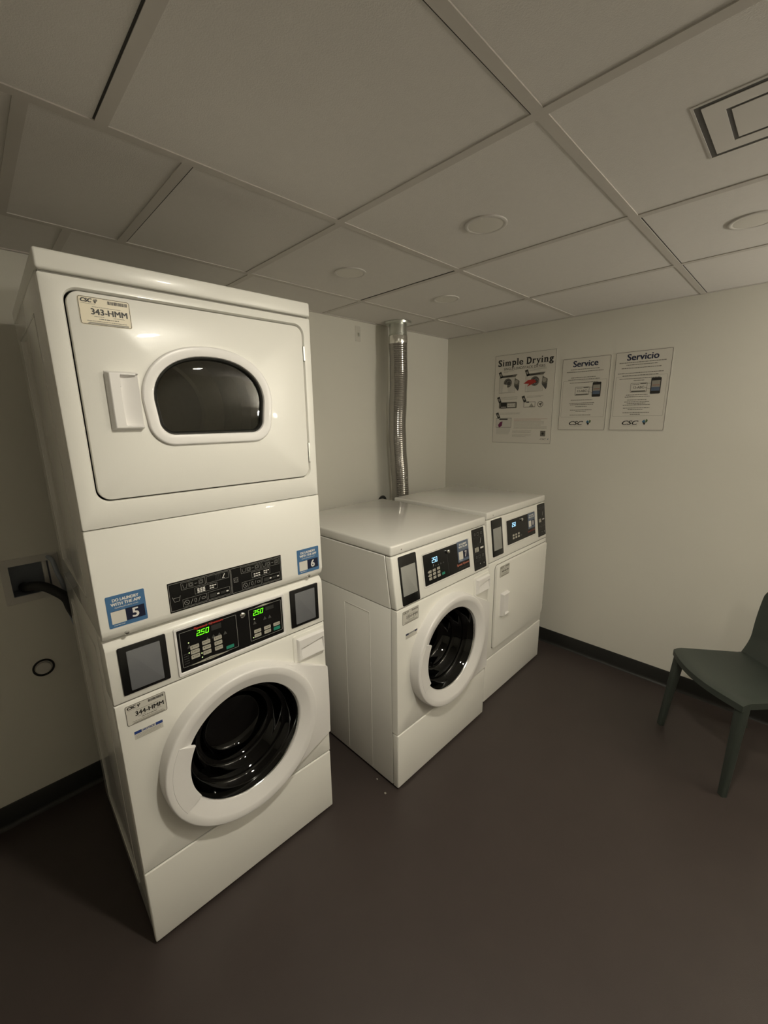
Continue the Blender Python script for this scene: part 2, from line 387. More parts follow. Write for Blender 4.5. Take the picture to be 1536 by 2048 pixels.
# ------------------------------------------------------------------ shared machine pieces
def emblem(F, u, z, s, L=2, M1=None, M2=None, M3=None):
    """small burst mark that follows the letters on the laundry signs"""
    M1 = M1 or M_SKY; M2 = M2 or M_INK; M3 = M3 or M_LEAF
    F.poly([(u-.45*s, z+.05*s), (u-.1*s, z+.45*s), (u+.12*s, z+.1*s), (u, z-.2*s)], M1, L)
    F.poly([(u+.12*s, z+.15*s), (u+.2*s, z+.52*s), (u+.5*s, z+.35*s), (u+.42*s, z+.02*s), (u+.15*s, z-.15*s)], M3 if s > .01 else M1, L)
    F.poly([(u-.35*s, z-.05*s), (u+.2*s, z-.12*s), (u, z-.6*s)], M2, L+1)
def asset_label(parent, P, u0, z0, u1, z1, num, M, label=None, dim=False):
    F = Flat(P); F.base(u0, u1, z0, z1, .005, .0008, M); w_, h = u1-u0, z1-z0
    ink = M_INK if not dim else M_INKG
    F.border(u0+.0008, z0+.0008, u1-.0008, z1-.0008, .0011, M_INKG if dim else M_INK, 1, .0045)
    F.text('CSC', u0+.05*w_, z0+.80*h, u0+.27*w_, z0+.93*h, ink, 2, .07, .25)
    emblem(F, u0+.325*w_, z0+.86*h, .10*h*1.6, 2, M_INKG, ink, M_INKG)
    F.scribble(u0+.05*w_, u0+.32*w_, z0+.74*h, .012*h, M_INKG)
    rn = random.Random(7); x = u0+.56*w_
    while x < u0+.94*w_:
        b = rn.uniform(.004, .016)*w_; F.rect(x, z0+.80*h, x+b, z0+.92*h, ink, 1); x += b+rn.uniform(.003, .009)*w_
    F.scribble(u0+.25*w_, u0+.80*w_, z0+.645*h, .018*h, M_INKG)
    if num: F.text(num, u0+.22*w_, z0+.38*h, u0+.93*w_, z0+.59*h, ink, 2, .035)
    else: 
        F.scribble(u0+.2*w_, u0+.9*w_, z0+.42*h, .13*h, M_INKG)
    F.scribble(u0+.27*w_, u0+.46*w_, z0+.31*h, .02*h, M_INKG); F.scribble(u0+.64*w_, u0+.86*w_, z0+.31*h, .02*h, M_INKG)
    F.scribble(u0+.36*w_, u0+.74*w_, z0+.22*h, .035*h, M_INKG)
    F.scribble(u0+.13*w_, u0+.90*w_, z0+.135*h, .022*h, M_INKG)
    F.poly([(u0+.12*w_, z0+.04*h), (u0+.93*w_, z0+.04*h), (u0+.93*w_, z0+.10*h), (u0+.17*w_, z0+.10*h)], M_INKL, 1)
    return F.build('asset_label', parent, label)
def notice(parent, P, u0, z0, u1, z1, word=True, bar=M_NOTB):
    F = Flat(P); F.base(u0, u1, z0, z1, .001, .0006, M_LABELG); h = z1-z0; w_ = u1-u0
    F.rect(u0, z0+.66*h, u1, z1, bar, 1)
    F.rect(u0+.25*w_, z0+.66*h, u1-.25*w_, z1, M_LABELG, 2)
    F.text('NOTICE', u0+.28*w_, z0+.72*h, u1-.28*w_, z1-.05*h, bar, 3, .05, .1)
    for k in range(4): F.scribble(u0+.05*w_, u1-(.08+.1*(k == 3))*w_, z0+(.48-.14*k)*h, .05*h, M_INKL)
    return F.build('notice_sticker', parent, 'small blue-headed notice sticker')
def app_sticker(parent, P, u0, z0, u1, z1, num, M=M_BLUE, th=.0008):
    F = Flat(P); F.base(u0, u1, z0, z1, .003, th, M); w_, h = u1-u0, z1-z0
    F.text('DO LAUNDRY', u0+.16*w_, z0+.81*h, u1-.16*w_, z0+.90*h, M_WHITE, 2, .05)
    F.text('WITH THE APP', u0+.11*w_, z0+.68*h, u1-.11*w_, z0+.77*h, M_WHITE, 2, .05)
    F.text('GetPayMobile.com', u0+.2*w_, z0+.58*h, u1-.2*w_, z0+.64*h, M_WHITE if M is M_BLUE else M_INKL, 2)
    F.rect(u0+.10*w_, z0+.13*h, u1-.05*w_, z0+.52*h, M_NAVY, 1)
    F.rrect(u0+.08*w_, z0+.12*h, u0+.45*w_, z0+.51*h, .0015, M_PAPER, 2)       # blank square
    F.text(num, u0+.61*w_, z0+.18*h, u0+.79*w_, z0+.47*h, M_WHITE, 2, .035)
    F.scribble(u0+.12*w_, u0+.4*w_, z0+.06*h, .018*h, M_WHITE)
    return F.build('app_sticker', parent, 'blue app sticker with the number '+num)
def reader(parent, P, o, i, scr, ro=.004, lab=None):
    """black payment reader with a grey screen; o and i are (u0,z0,u1,z1)"""
    bm = bmesh.new(); rrslab(bm, o[0], o[2], o[1], o[3], ro, 0, 0.004, .0015, P=lambda u, z, v: P(u, z, .0035-v))
    r = obj('card_reader', bm, M_BLACK, parent, 40, lab)
    bm = bmesh.new(); rrslab(bm, i[0], i[2], i[1], i[3], .0025, 0, .002, .0006, P=lambda u, z, v: P(u, z, .0046-v))
    obj('screen', bm, scr, r, 40); return r
def decal_icons(F, u0, z0, u1, z1, kind, L=1):
    """one half of the wide instruction decal"""
    w_, h = u1-u0, z1-z0; X = lambda a: u0+a*w_; Z = lambda a: z0+a*h; t = .0009
    F.border(X(0.005), Z(.03), X(.995), Z(.97), t, M_LINE, L)
    for a in ((.19, .68, .57, .93), (.59, .68, .965, .93), (.39, .41, .76, .64), (.19, .07, .57, .35), (.59, .07, .965, .35)): F.border(X(a[0]), Z(a[1]), X(a[2]), Z(a[3]), .0007, M_LINE, L)
    if kind == 0:
        for a, b in (((.045, .52), (.07, .34)), ((.07, .34), (.14, .34)), ((.14, .34), (.165, .52)), ((.06, .47), (.15, .47))): F.line((X(a[0]), Z(a[1])), (X(b[0]), Z(b[1])), .0009, M_LINE, L+1)
    else:
        F.border(X(.045), Z(.42), X(.125), Z(.60), .0009, M_LINE, L+1); F.ringc(X(.085), Z(.51), .0045, .0009, M_LINE, L+2)
    def tub(x, z, s=.006): F.line((x-s, z+s), (x-s*.6, z-s), .0008, M_LINE, L+1); F.line((x-s*.6, z-s), (x+s*.6, z-s), .0008, M_LINE, L+1); F.line((x+s*.6, z-s), (x+s, z+s), .0008, M_LINE, L+1)
    def mach(x, z, s=.006): F.border(x-s, z-s, x+s, z+s, .0007, M_LINE, L+1); F.ringc(x, z, s*.7, .0008, M_LINE, L+2, 10)
    tub(X(.25), Z(.80)); mach(X(.34), Z(.80)); F.line((X(.40), Z(.80)), (X(.44), Z(.80)), .0012, M_LINE, L+1); mach(X(.50), Z(.81))
    if kind == 0:
        for k in range(3): F.border(X(.74+.03*k), Z(.71), X(.765+.03*k), Z(.9), .0006, M_DIM, L+1)
        F.line((X(.86), Z(.73)), (X(.90), Z(.88)), .0022, M_WHITE, L+1); F.line((X(.85), Z(.73)), (X(.9), Z(.72)), .001, M_WHITE, L+1)
    else:
        tub(X(.65), Z(.80)); mach(X(.74), Z(.80)); F.line((X(.80), Z(.80)), (X(.84), Z(.80)), .0012, M_LINE, L+1); mach(X(.90), Z(.81))
    n = 3 if kind == 0 else 2
    for a in range(3):
        for b in range(n): F.rect(X(.43+.045*a), Z(.44+.17*b/n*1.0), X(.465+.045*a), Z(.44+.17*b/n+.04), M_WHITE, L+1)
    for a in range(3):
        for b in range(2):
            if not (a == 2 and b == 0): F.rect(X(.63+.04*a), Z(.46+.08*b), X(.66+.04*a), Z(.50+.08*b), M_WHITE, L+1)
    F.ringc(X(.25), Z(.21), .0075, .001, M_LINE, L+1); F.line((X(.22), Z(.27)), (X(.28), Z(.14)), .001, M_LINE, L+2)
    F.line((X(.31), Z(.12)), (X(.345), Z(.29)), .0009, M_LINE, L+1); F.border(X(.37), Z(.13), X(.405), Z(.28), .001, M_LINE, L+1, .003)
    F.line((X(.43), Z(.12)), (X(.465), Z(.29)), .0009, M_LINE, L+1); F.border(X(.485), Z(.17), X(.545), Z(.25), .001, M_LINE, L+1, .002)
    F.rect(X(.62), Z(.13), X(.73), Z(.27), M_DARKG, L+1); F.rrect(X(.74), Z(.18), X(.78), Z(.23), .001, M_WHITE, L+1)
    F.rect(X(.80), Z(.16), X(.89), Z(.25), M_DARKG, L+1); F.rrect(X(.90), Z(.18), X(.94), Z(.23), .001, M_WHITE, L+1)
def decal_tall(parent, P, u0, z0, u1, z1):
    F = Flat(P); F.base(u0, u1, z0, z1, .004, .0008, M_BLACK); w_, h = u1-u0, z1-z0; X = lambda a: u0+a*w_; Z = lambda a: z0+a*h
    for k in range(5): F.border(X(.08), Z(.05+.185*k), X(.92), Z(.21+.185*k), .0007, M_DIM, 1)
    for k in (1, 4):
        F.ringc(X(.25), Z(.13+.185*k), .006, .001, M_LINE, 2); F.border(X(.42), Z(.09+.185*k), X(.56), Z(.16+.185*k), .0008, M_LINE, 2); F.ringc(X(.78), Z(.13+.185*k), .007, .001, M_LINE, 2)
    F.line((X(.62), Z(.63)), (X(.72), Z(.75)), .002, M_WHITE, 2); F.border(X(.35), Z(.63), X(.55), Z(.74), .0007, M_DIM, 2)
    for a in range(3): F.rect(X(.16+.11*a), Z(.44), X(.24+.11*a), Z(.55), M_BTN, 2)
    for a in range(3): F.rect(X(.62+.09*a), Z(.49), X(.69+.09*a), Z(.53), M_WHITE, 2)
    F.disc(X(.5), Z(.13), .0035, M_LINE, 2); F.disc(X(.82), Z(.12), .0035, M_LINE, 2)
    return F.build('instruction_decal', parent, 'tall black decal with pictogram rows')

def drawer(parent, u0, z0, u1, z1, v0=0.0):
    bm = bmesh.new(); rrslab(bm, u0, u1, z0, z1, [.004, .01, .012, .03], v0-.005, v0+.002, .003)
    d = obj('detergent_drawer', bm, M_ENAMEL, parent, 35)
    w_, h = u1-u0, z1-z0
    a0, a1, b0, b1 = u0+.10*w_, u1-.03*w_, z0+.06*h, z1-.12*h
    p0, p1, q0, q1 = u0+.20*w_, u1-.10*w_, z0+.14*h, z0+.52*h
    def f(u, z):
        su = min(1, max(0, min((u-a0), (a1-u))/.006)); sz = min(1, max(0, min((z-b0), (b1-z))/.006))
        base = v0-.0052-.011*math.sin(su*PI/2)*math.sin(sz*PI/2)
        zt = q1+.012*((u-p0)/(p1-p0))                       # the scoop's slanting top edge
        if p0 < u < p1 and q0 < z < zt:
            t = (z-q0)/(zt-q0); base += .0098*t
        return base
    bm = bmesh.new(); hfield(bm, a0, a1, b0, b1, 46, 46, f, v0-.003); obj('drawer_handle', bm, M_PLAST, d, 30)
    return d

def washer_door(parent, wing_top=.672, wing_bot=.378, W=.683):
    cu, cz = .341, .556
    t = obj_ring = None
    # porthole ring
    bm = bmesh.new()
    prof = [(.196, .006), (.1965, -.022), (.198, -.0275), (.201, -.030), (.205, -.0315), (.233, -.0440), (.238, -.0455), (.256, -.0465), (.2595, -.0455), (.2615, -.043), (.2635, -.036), (.2650, -.010), (.2650, .002)]
    loft(bm, [(circ(cu, cz+(.004 if r < .2 else 0), r, 96), v) for r, v in prof], False, False)
    ring = obj('washer_door', bm, M_PLAST, parent, 40)
    # swept cover from the ring to the right cabinet edge
    def Rb(th):
        d = Vector((math.cos(th), math.sin(th))); best = 9
        A, B = Vector((W-cu-.001, wing_top-cz)), Vector((W-cu-.001, wing_bot-cz))
        def tan(Pv, sgn):
            L = Pv.length; a = math.atan2(Pv.y, Pv.x)+sgn*math.acos(.262/L); return a, Vector((.262*math.cos(a), .262*math.sin(a)))
        a1, T1 = tan(A, 1); a2, T2 = tan(B, -1)
        if th > a1 or th < a2: return None, a1, a2
        for p, q in ((T1, A), (A, B), (B, T2)):
            e = q-p; den = d.x*e.y-d.y*e.x
            if abs(den) < 1e-9: continue
            s = (p.x*e.y-p.y*e.x)/den; k = (p.x*d.y-p.y*d.x)/den
            if s > 0 and -1e-6 <= k <= 1+1e-6: best = min(best, s)
        return best, a1, a2
    _, a1, a2 = Rb(0); N = 72; M = 8; bm = bmesh.new(); G = []
    for i in range(N+1):
        th = a2+(a1-a2)*i/N; th = min(max(th, a2+1e-4), a1-1e-4); R, _, _ = Rb(th); R = max(R, .2625) if R < 9 else .2625
        row = []
        for j in range(M+1):
            r = .255+(R-.255)*j/M; q = (r-.255)/(.37-.255); q = min(1, q)
            v = -.030+.020*(q**.7); row.append(bm.verts.new((cu+r*math.cos(th), v, cz+r*math.sin(th))))
        r = R+.0005; row.append(bm.verts.new((cu+min(r*math.cos(th), W-cu), row[-1].co.y+.004, cz+r*math.sin(th))))
        row.append(bm.verts.new((row[-1].co.x, .001, row[-1].co.z))); G.append(row)
    for i in range(N):
        for j in range(len(G[0])-1): bm.faces.new((G[i][j], G[i+1][j], G[i+1][j+1], G[i][j+1]))
    obj('hinge_cover', bm, M_PLAST, ring, 30)
    # glass bowl
    bm = bmesh.new()
    prof = [(.197, -.020), (.192, -.012), (.187, .000), (.176, .024), (.168, .030), (.160, .030), (.150, .042), (.142, .064), (.133, .070), (.122, .070), (.112, .082), (.106, .100), (.095, .108), (.07, .112), (.03, .114)]
    loft(bm, [(circ(cu, cz+.004, r, 72), v) for r, v in prof], False, True); obj('glass_bowl', bm, M_GLASSD, ring, 50, 'dark stepped glass bowl')
    bm = bmesh.new(); loft(bm, [(circ(cu, cz+.004, r, 72), v) for r, v in ((.1967, -.021), (.1957, -.0228), (.1943, -.0215), (.1935, -.014))], False, False); obj('glass_rim', bm, M_CHROME, ring, 60, 'thin shiny ring round the glass')
    # grip on the left of the ring
    bm = bmesh.new(); a0, a1_ = math.radians(151), math.radians(208); L = []
    n = 22
    def sec(r0, r1, v, ins):
        O = []; 
        for i in range(n+1):
            a = a0+ins*4+(a1_-a0-8*ins)*i/n; O.append((cu+r1*math.cos(a), cz+r1*math.sin(a)))
        for i in range(n, -1, -1):
            a = a0+ins*4+(a1_-a0-8*ins)*i/n; O.append((cu+r0*math.cos(a), cz+r0*math.sin(a)))
        return O
    B_ = [(sec(.188, .243, -.030, 0), -.030), (sec(.188, .243, 0, 0), -.0445), (sec(.190, .241, 0, .002), -.0468)]
    L = []
    for O, v in B_: L.append([bm.verts.new((u, v+(.0075*(1-(math.hypot(u-cu, z-cz)-.188)/.055) if v < -.04 else 0), z)) for u, z in O])
    q = len(L[0])
    for a, b in zip(L, L[1:]):
        for i in range(q): bm.faces.new((a[i], a[(i+1) % q], b[(i+1) % q], b[i]))
    for O in (L[0], L[-1]):
        for i in range(n): bm.faces.new((O[i], O[i+1], O[2*n-i], O[2*n+1-i]))
    obj('door_grip', bm, M_PLAST, ring, 35)
    # drum behind the glass
    bm = bmesh.new(); loft(bm, [(circ(cu, cz+.004, r, 48), v) for r, v in ((.195, .02), (.200, .10), (.235, .12), (.235, .40))], False, True); obj('drum', bm, M_DRUMD, parent, 50)
    for k in range(3):
        a = PI/2+.5+k*2*PI/3; bm = bmesh.new(); tube(bm, [(cu+.205*math.cos(a), .13, cz+.205*math.sin(a)), (cu+.205*math.cos(a), .39, cz+.205*math.sin(a))], .028, 10)
        obj('drum_paddle', bm, M_DRUMD, parent, 50)
    return ring

def cut_front(bm, u0, u1, z0, z1, cu, cz, r, vf, vb, e=.004):
    """panel with a round opening"""
    n = 96; O = []
    for i in range(n):
        a = 2*PI*(i)/n; c, s = math.cos(a), math.sin(a)
        k = min((u1-cu)/c if c > 1e-9 else 9, (cu-u0)/-c if c < -1e-9 else 9, (z1-cz)/s if s > 1e-9 else 9, (cz-z0)/-s if s < -1e-9 else 9)
        O.append((cu+k*c, cz+k*s))
    # snap nearest outline points to the corners
    for c in ((u0, z0), (u1, z0), (u1, z1), (u0, z1)):
        j = min(range(n), key=lambda i: (O[i][0]-c[0])**2+(O[i][1]-c[1])**2); O[j] = c
    def ins(d): return [(min(max(u, u0+d), u1-d), min(max(z, z0+d), z1-d)) for u, z in O]
    loft(bm, [(circ(cu, cz, r, n), vb), (circ(cu, cz, r, n), vf), (ins(e), vf), (ins(.3*e), vf+.3*e), (O, vf+e), (O, vb)], False, False)

# ------------------------------------------------------------------ the stacked washer and dryer
W = .683
S = thing('stacked_washer_dryer', 'tall white dryer stacked over a washer, blue stickers numbered 5 and 6', 'washer dryer', (-2.58929, -.85669, 0), -.02036)
D = .72
bm = bmesh.new(); box(bm, .001, .03, .024, D, .03, 1.044, .003); box(bm, W-.03, W-.001, .024, D, .03, 1.044, .003); box(bm, .02, W-.02, D-.02, D-.002, .03, 1.04)
box(bm, .02, W-.02, .1, D-.01, .03, .05); obj('washer_cabinet', bm, M_SIDE, S, 40)
bm = bmesh.new(); box(bm, .001, .02, .024, D, 1.046, 1.93, .003); box(bm, W-.02, W-.001, .024, D, 1.046, 1.93, .003); box(bm, .015, W-.015, D-.02, D-.002, 1.046, 1.93); box(bm, .015, W-.015, .02, D-.01, 1.046, 1.06)
obj('dryer_cabinet', bm, M_SIDE, S, 40)
for y0, y1, z0, z1 in ((.16, .62, .09, .97), (.16, .62, 1.12, 1.86)):
    bm = bmesh.new()
    for a in ((y0, y0+.005, z0, z1), (y1-.005, y1, z0, z1), (y0, y1, z0, z0+.005), (y0, y1, z1-.005, z1)): box(bm, -.0004, .004, a[0], a[1], a[2], a[3], .0006, 1)
    obj('side_embossing', bm, M_SIDE, S, 40)
for x in (.06, W-.06):
    for y in (.07, .62): bm = bmesh.new(); tube(bm, [(x, y, 0), (x, y, .035)], .02); obj('foot', bm, M_RUB, S, 40)
bm = bmesh.new(); box(bm, .0, W, .0, .022, .012, .2795, .0045, 3); obj('kick_panel', bm, M_ENAMEL, S, 35)
bm = bmesh.new(); cut_front(bm, 0, W, .2845, .8535, .341, .556, .2, 0, .024); obj('washer_front_panel', bm, M_ENAMEL, S, 35)
bm = bmesh.new(); prism(bm, [(0, .8585), (0, 1.016), (.003, 1.024), (.012, 1.034), (.024, 1.040), (.09, 1.042), (.09, .8585)], 0, W, .0035, 2); obj('control_housing', bm, M_ENAMEL, S, 35)
# seam backing, dark lines between panels
for z0, z1 in ((.275, .289), (.849, .863), (1.337, 1.348), (1.91, 1.924)):
    bm = bmesh.new(); box(bm, .004, W-.004, .006, .03, z0, z1); obj('panel_seam', bm, M_GAPL, S)
# lower dryer panel, its foot rolled back
bm = bmesh.new(); prof = [(-.006, 1.3415), (-.006, 1.074), (-.004, 1.062), (.001, 1.052), (.010, 1.045), (.022, 1.043), (.022, 1.3415)]
prism(bm, prof, 0, W, .003, 2); obj('lower_dryer_panel', bm, M_ENAMEL, S, 35)
for u in (.056, .626):
    bm = bmesh.new(); loft(bm, [(circ(u, 1.056, r, 16), v) for r, v in ((.006, .004), (.006, -.004), (.0045, -.0062), (.0015, -.007))]); obj('screw', bm, M_CHROME, S, 40, 'chrome screw head')
# dryer front with a rectangular opening for the door cavity
bm = bmesh.new()
o_out = lambda i, v: (rr(0+i, W-i, 1.3435+i, 1.915-i, .004, 8), v); o_in = lambda i, v: (rr(.0405-i, .6545+i, 1.4085-i, 1.8915+i, .030+i, 8), v)
loft(bm, [o_in(0, .022), o_in(0, 0), o_in(.003, -.005), o_out(.004, -.005), o_out(.001, -.003), o_out(0, .001), o_out(0, .022)], False, False); obj('dryer_front_panel', bm, M_ENAMEL, S, 35)
bm = bmesh.new(); rrslab(bm, .036, .660, 1.404, 1.896, .03, .0045, .02, .001)
for f in [f for f in bm.faces if len(f.verts) > 8]: bm.faces.remove(f)
bm.free()
# door
DW = dict(u0=.0445, u1=.6505, z0=1.4125, z1=1.8875)
def Dsh(d, n=14, hw=.150, cu=.3465, z0=1.567, zs=1.655, ztop=1.768, rc=.036):
    hw += d; z0 -= d; ztop += d; rc += d*.9; P = []
    for i in range(2*n+1):                                    # upper half ellipse
        a = PI*i/(2*n); e = .92
        P.append((cu+hw*math.copysign(abs(math.cos(a))**e, math.cos(a)), zs+(ztop-zs)*abs(math.sin(a))**e))
    for i in range(n+1):
        a = PI+PI/2*i/n; P.append((cu-hw+.006+rc+rc*math.cos(a), z0+rc+rc*math.sin(a)))
    for i in range(n+1):
        a = 1.5*PI+PI/2*i/n; P.append((cu+hw-.006-rc+rc*math.cos(a), z0+rc+rc*math.sin(a)))
    return P
def cast(poly, cx, cz_, a):
    dx, dz = math.cos(a), math.sin(a); best = None; m_ = len(poly)
    for k in range(m_):
        p, q = poly[k], poly[(k+1) % m_]; ex, ez = q[0]-p[0], q[1]-p[1]; den = dx*ez-dz*ex
        if abs(den) < 1e-12: continue
        s_ = ((p[0]-cx)*ez-(p[1]-cz_)*ex)/den; kk = ((p[0]-cx)*dz-(p[1]-cz_)*dx)/den
        if s_ > 0 and -1e-6 <= kk <= 1+1e-6: best = s_ if best is None else min(best, s_)
    return (cx+best*dx, cz_+best*dz)
bm = bmesh.new()
def d_out(i):
    R = rr(DW['u0']+i, DW['u1']-i, DW['z0']+i, DW['z1']-i, .028-i, 8); O = []
    for k, p in enumerate(R):
        q = R[(k+1) % len(R)]; n_ = 16 if math.hypot(q[0]-p[0], q[1]-p[1]) > .1 else 1
        O += [(p[0]+(q[0]-p[0])*j/n_, p[1]+(q[1]-p[1])*j/n_) for j in range(n_)]
    return O
d_in = [cast(Dsh(.02), .3465, 1.65, math.atan2(z-1.65, u-.3465)) for u, z in d_out(0)]
loft(bm, [(d_in, .010), (d_in, -.006), (d_out(.003), -.006), (d_out(.001), -.005), (d_out(0), -.002), (d_out(0), .012)], False, False)
door = obj('dryer_door', bm, M_ENAMEL, S, 30)
bm = bmesh.new(); loft(bm, [(Dsh(.0285), -.005), (Dsh(.028), -.0125), (Dsh(.0265), -.0145), (Dsh(.0235), -.0152), (Dsh(.006), -.0142), (Dsh(.003), -.0132), (Dsh(.0015), -.010), (Dsh(-.001), .006)], False, False); obj('window_bezel', bm, M_PLAST, door, 40)
bm = bmesh.new(); loft(bm, [(Dsh(.0008), -.008), (Dsh(-.003), -.0105), (Dsh(-.006), -.0075), (Dsh(-.007), .004)], False, False); obj('window_trim', bm, mat('smoked trim', (.05, .05, .045), .15, metal=.6), door, 50, 'thin dark shiny window trim')
bm = bmesh.new(); loft(bm, [(Dsh(-.005), -.0025), (Dsh(-.010), -.003), ([(.3465+(u-.3465)*.8, 1.66+(z-1.66)*.8) for u, z in Dsh(-.010)], -.0035), ([(.3465+(u-.3465)*.4, 1.66+(z-1.66)*.4) for u, z in Dsh(-.010)], -.0055)], False, True); obj('window_glass', bm, M_GLASS, door, 60, 'smoked glass')
# handle with a scoop
def hf(u, z):
    su = min(1, max(0, (u-.0935)/.008)); sz = min(1, max(0, min(z-1.5815, 1.7195-z)/.006))
    v = -.006-.020*math.sin(su*PI/2)*math.sin(sz*PI/2)
    zc = (z-1.5815)/.138; edge = .1205+.006*abs(zc-.5)
    if edge < u and 1.592 < z < 1.7105+.02*(u-.12): v = -.0085-.010*((u-edge)/.04)**1.4*math.sin(sz*PI/2)
    return v
bm = bmesh.new(); hfield(bm, .0935, .1615, 1.5815, 1.7195, 60, 50, hf, -.004); obj('handle', bm, M_PLAST, door, 30, 'scooped white plastic handle')
for z0, z1 in ((1.785, 1.83), (1.46, 1.525)):
    bm = bmesh.new(); box(bm, .6512, .6585, -.0062, .01, z0, z1, .001, 1); obj('hinge', bm, M_GALV, door)
asset_label(door, front(-.006), .065, 1.8185, .168, 1.8785, '343-HMM', M_LABEL, 'cream label reading 343-HMM')
# drum seen through the glass
bm = bmesh.new(); cu, cz = .3465, 1.64
loft(bm, [(circ(cu, cz, r, 64), v) for r, v in ((.23, .012), (.19, .06), (.30-.02, .10), (.29, .14), (.265, .15), (.265, .16), (.29, .17), (.29, .24), (.262, .25), (.262, .262), (.29, .27), (.29, .36), (.258, .37), (.258, .384), (.29, .39), (.27, .56), (.20, .585), (.19, .60))], False, True)
obj('dryer_drum', bm, M_DRUM, S, 35)
for k in range(3):
    bm = bmesh.new(); a = 1.5+k*2*PI/3; L = [(cu+.25*math.cos(a), v, cz+.25*math.sin(a)) for v in (.12, .55)]; tube(bm, L, .035, 10)
    obj('drum_paddle', bm, M_DRUM, S, 40)
# cap
bm = bmesh.new(); box(bm, -.001, W+.001, -.006, D, 1.9205, 1.962, .006, 3); obj('top_cap', bm, M_ENAMEL, S, 35)
# decals and controls
app_sticker(S, front(-.006), .020, 1.0795, .109, 1.1665, '5'); app_sticker(S, front(-.006), .581, 1.0715, .670, 1.1595, '6')
F = Flat(front(-.006)); F.base(.1655, .519, 1.072, 1.1605, .0015, .0008, M_BLACK)
decal_icons(F, .167, 1.0735, .345, 1.159, 0); decal_icons(F, .3455, 1.0735, .5175, 1.159, 1); F.build('instruction_decal', S, 'wide black decal with pictogram boxes')
reader(S, front(0), (.0265, .877, .145, 1.017), (.046, .886, .1285, 1.003), M_SCREEN); reader(S, front(0), (.545, .8775, .661, 1.019), (.564, .8875, .646, 1.005), M_SCREEN)
bm = bmesh.new(); ro, ri = lambda i, v: (rr(.166+i, .5225-i, .866+i, 1.0195-i, .005), v), lambda i, v: (rr(.1735-i, .5135+i, .8775-i, 1.011+i, .003), v)
loft(bm, [ri(0, .003), ri(0, -.0025), ri(.0015, -.004), ro(.0015, -.004), ro(0, -.002), ro(0, .003)], False, False)
obj('panel_bezel', bm, M_PLAST, S, 35)
F = Flat(front(0)); F.base(.1735, .5135, .8775, 1.011, .003, .0012, M_BLACK)
F.border(.1805, .8905, .351, 1.002, .0011, M_LINE, 1, .003); F.border(.3925, .8905, .509, 1.002, .0011, M_LINE, 1, .003)
F.text('Speed Queen', .222, .9965, .309, 1.0055, M_RED, 3, .06)
F.seven('250', .2275, .976, .2665, .9925, M_LEDG, dots=(0,)); F.seven('250', .4075, .977, .4445, .9935, M_LEDG, dots=(0,))
F.rect(.272, .976, .302, .993, M_DARKG, 1); F.rect(.452, .980, .482, .993, M_DARKG, 1)
F.text('Speed', .0001+.430, 1.0, .447, 1.0035, M_DIM, 2)
for k, (x, w_) in enumerate(((.206, .0255), (.2405, .0245), (.276, .0245))):
    for j in range(3):
        z = .924+.0168*(1-j) if k else .924+.0155*(1-j)
        F.rrect(x, z-.0005, x+w_, z+.0125, .0025, M_BTN, 2); F.rect(x+.004, z+.005, x+.007, z+.009, M_INKG, 3); F.scribble(x+.009, x+w_-.003, z+.006, .002, M_INKG, 3)
F.rrect(.311, .8965, .336, .9075, .002, M_GREEN, 2)
for u, z in ((.203, .964), (.2015, .932), (.2368, .9165), (.2368, .9025), (.410, .965), (.4025, .901)): F.disc(u, z, .0016, M_LEDW, 3)
for u, z in ((.204, .952), (.312, .955), (.294, .957), (.276, .957), (.258, .955), (.411, .952), (.447, .956), (.465, .955)): F.poly([(u-.006, z-.006), (u+.006, z-.006), (u, z+.006)], M_DIM, 1)
F.poly([(.20, .8895), (.262, .8862), (.32, .8893), (.262, .8955)], M_BTN, 2); F.scribble(.245, .28, .889, .003, M_INKG, 3)
F.poly([(.41, 1.0015), (.445, 1.0), (.48, 1.0015), (.445, 1.0065)], M_BTN, 2)
for j in range(5): F.scribble(.186, .200, .90+.0075*j, .0022, M_DIM)
for x, zs in ((.418, (.9045, .920)), (.4535, (.9045, .9195)), (.488, (.919,))):
    for z in zs: F.rrect(x-.012, z-.006, x+.0125, z+.006, .0022, M_BTN, 2); F.scribble(x-.007, x+.009, z-.001, .002, M_INKG, 3)
F.rrect(.476, .8975, .5005, .9095, .002, M_GREEN, 2)
F.build('control_panel', S, 'black control panel with two green 2.50 readouts')
bm = bmesh.new(); loft(bm, [(circ(.372, .993, r, 24), v) for r, v in ((.0085, .002), (.0085, -.004), (.006, -.006), (.002, -.006))]); obj('key_lock', bm, M_CHROME, S, 40, 'round chrome lock')
drawer(S, .545, .739, .679, .8455)
asset_label(S, front(0), .022, .782, .1245, .844, '344-HMM', M_LABELG, 'silver label reading 344-HMM')
notice(S, front(0), .035, .7335, .1075, .7585)
washer_door(S)

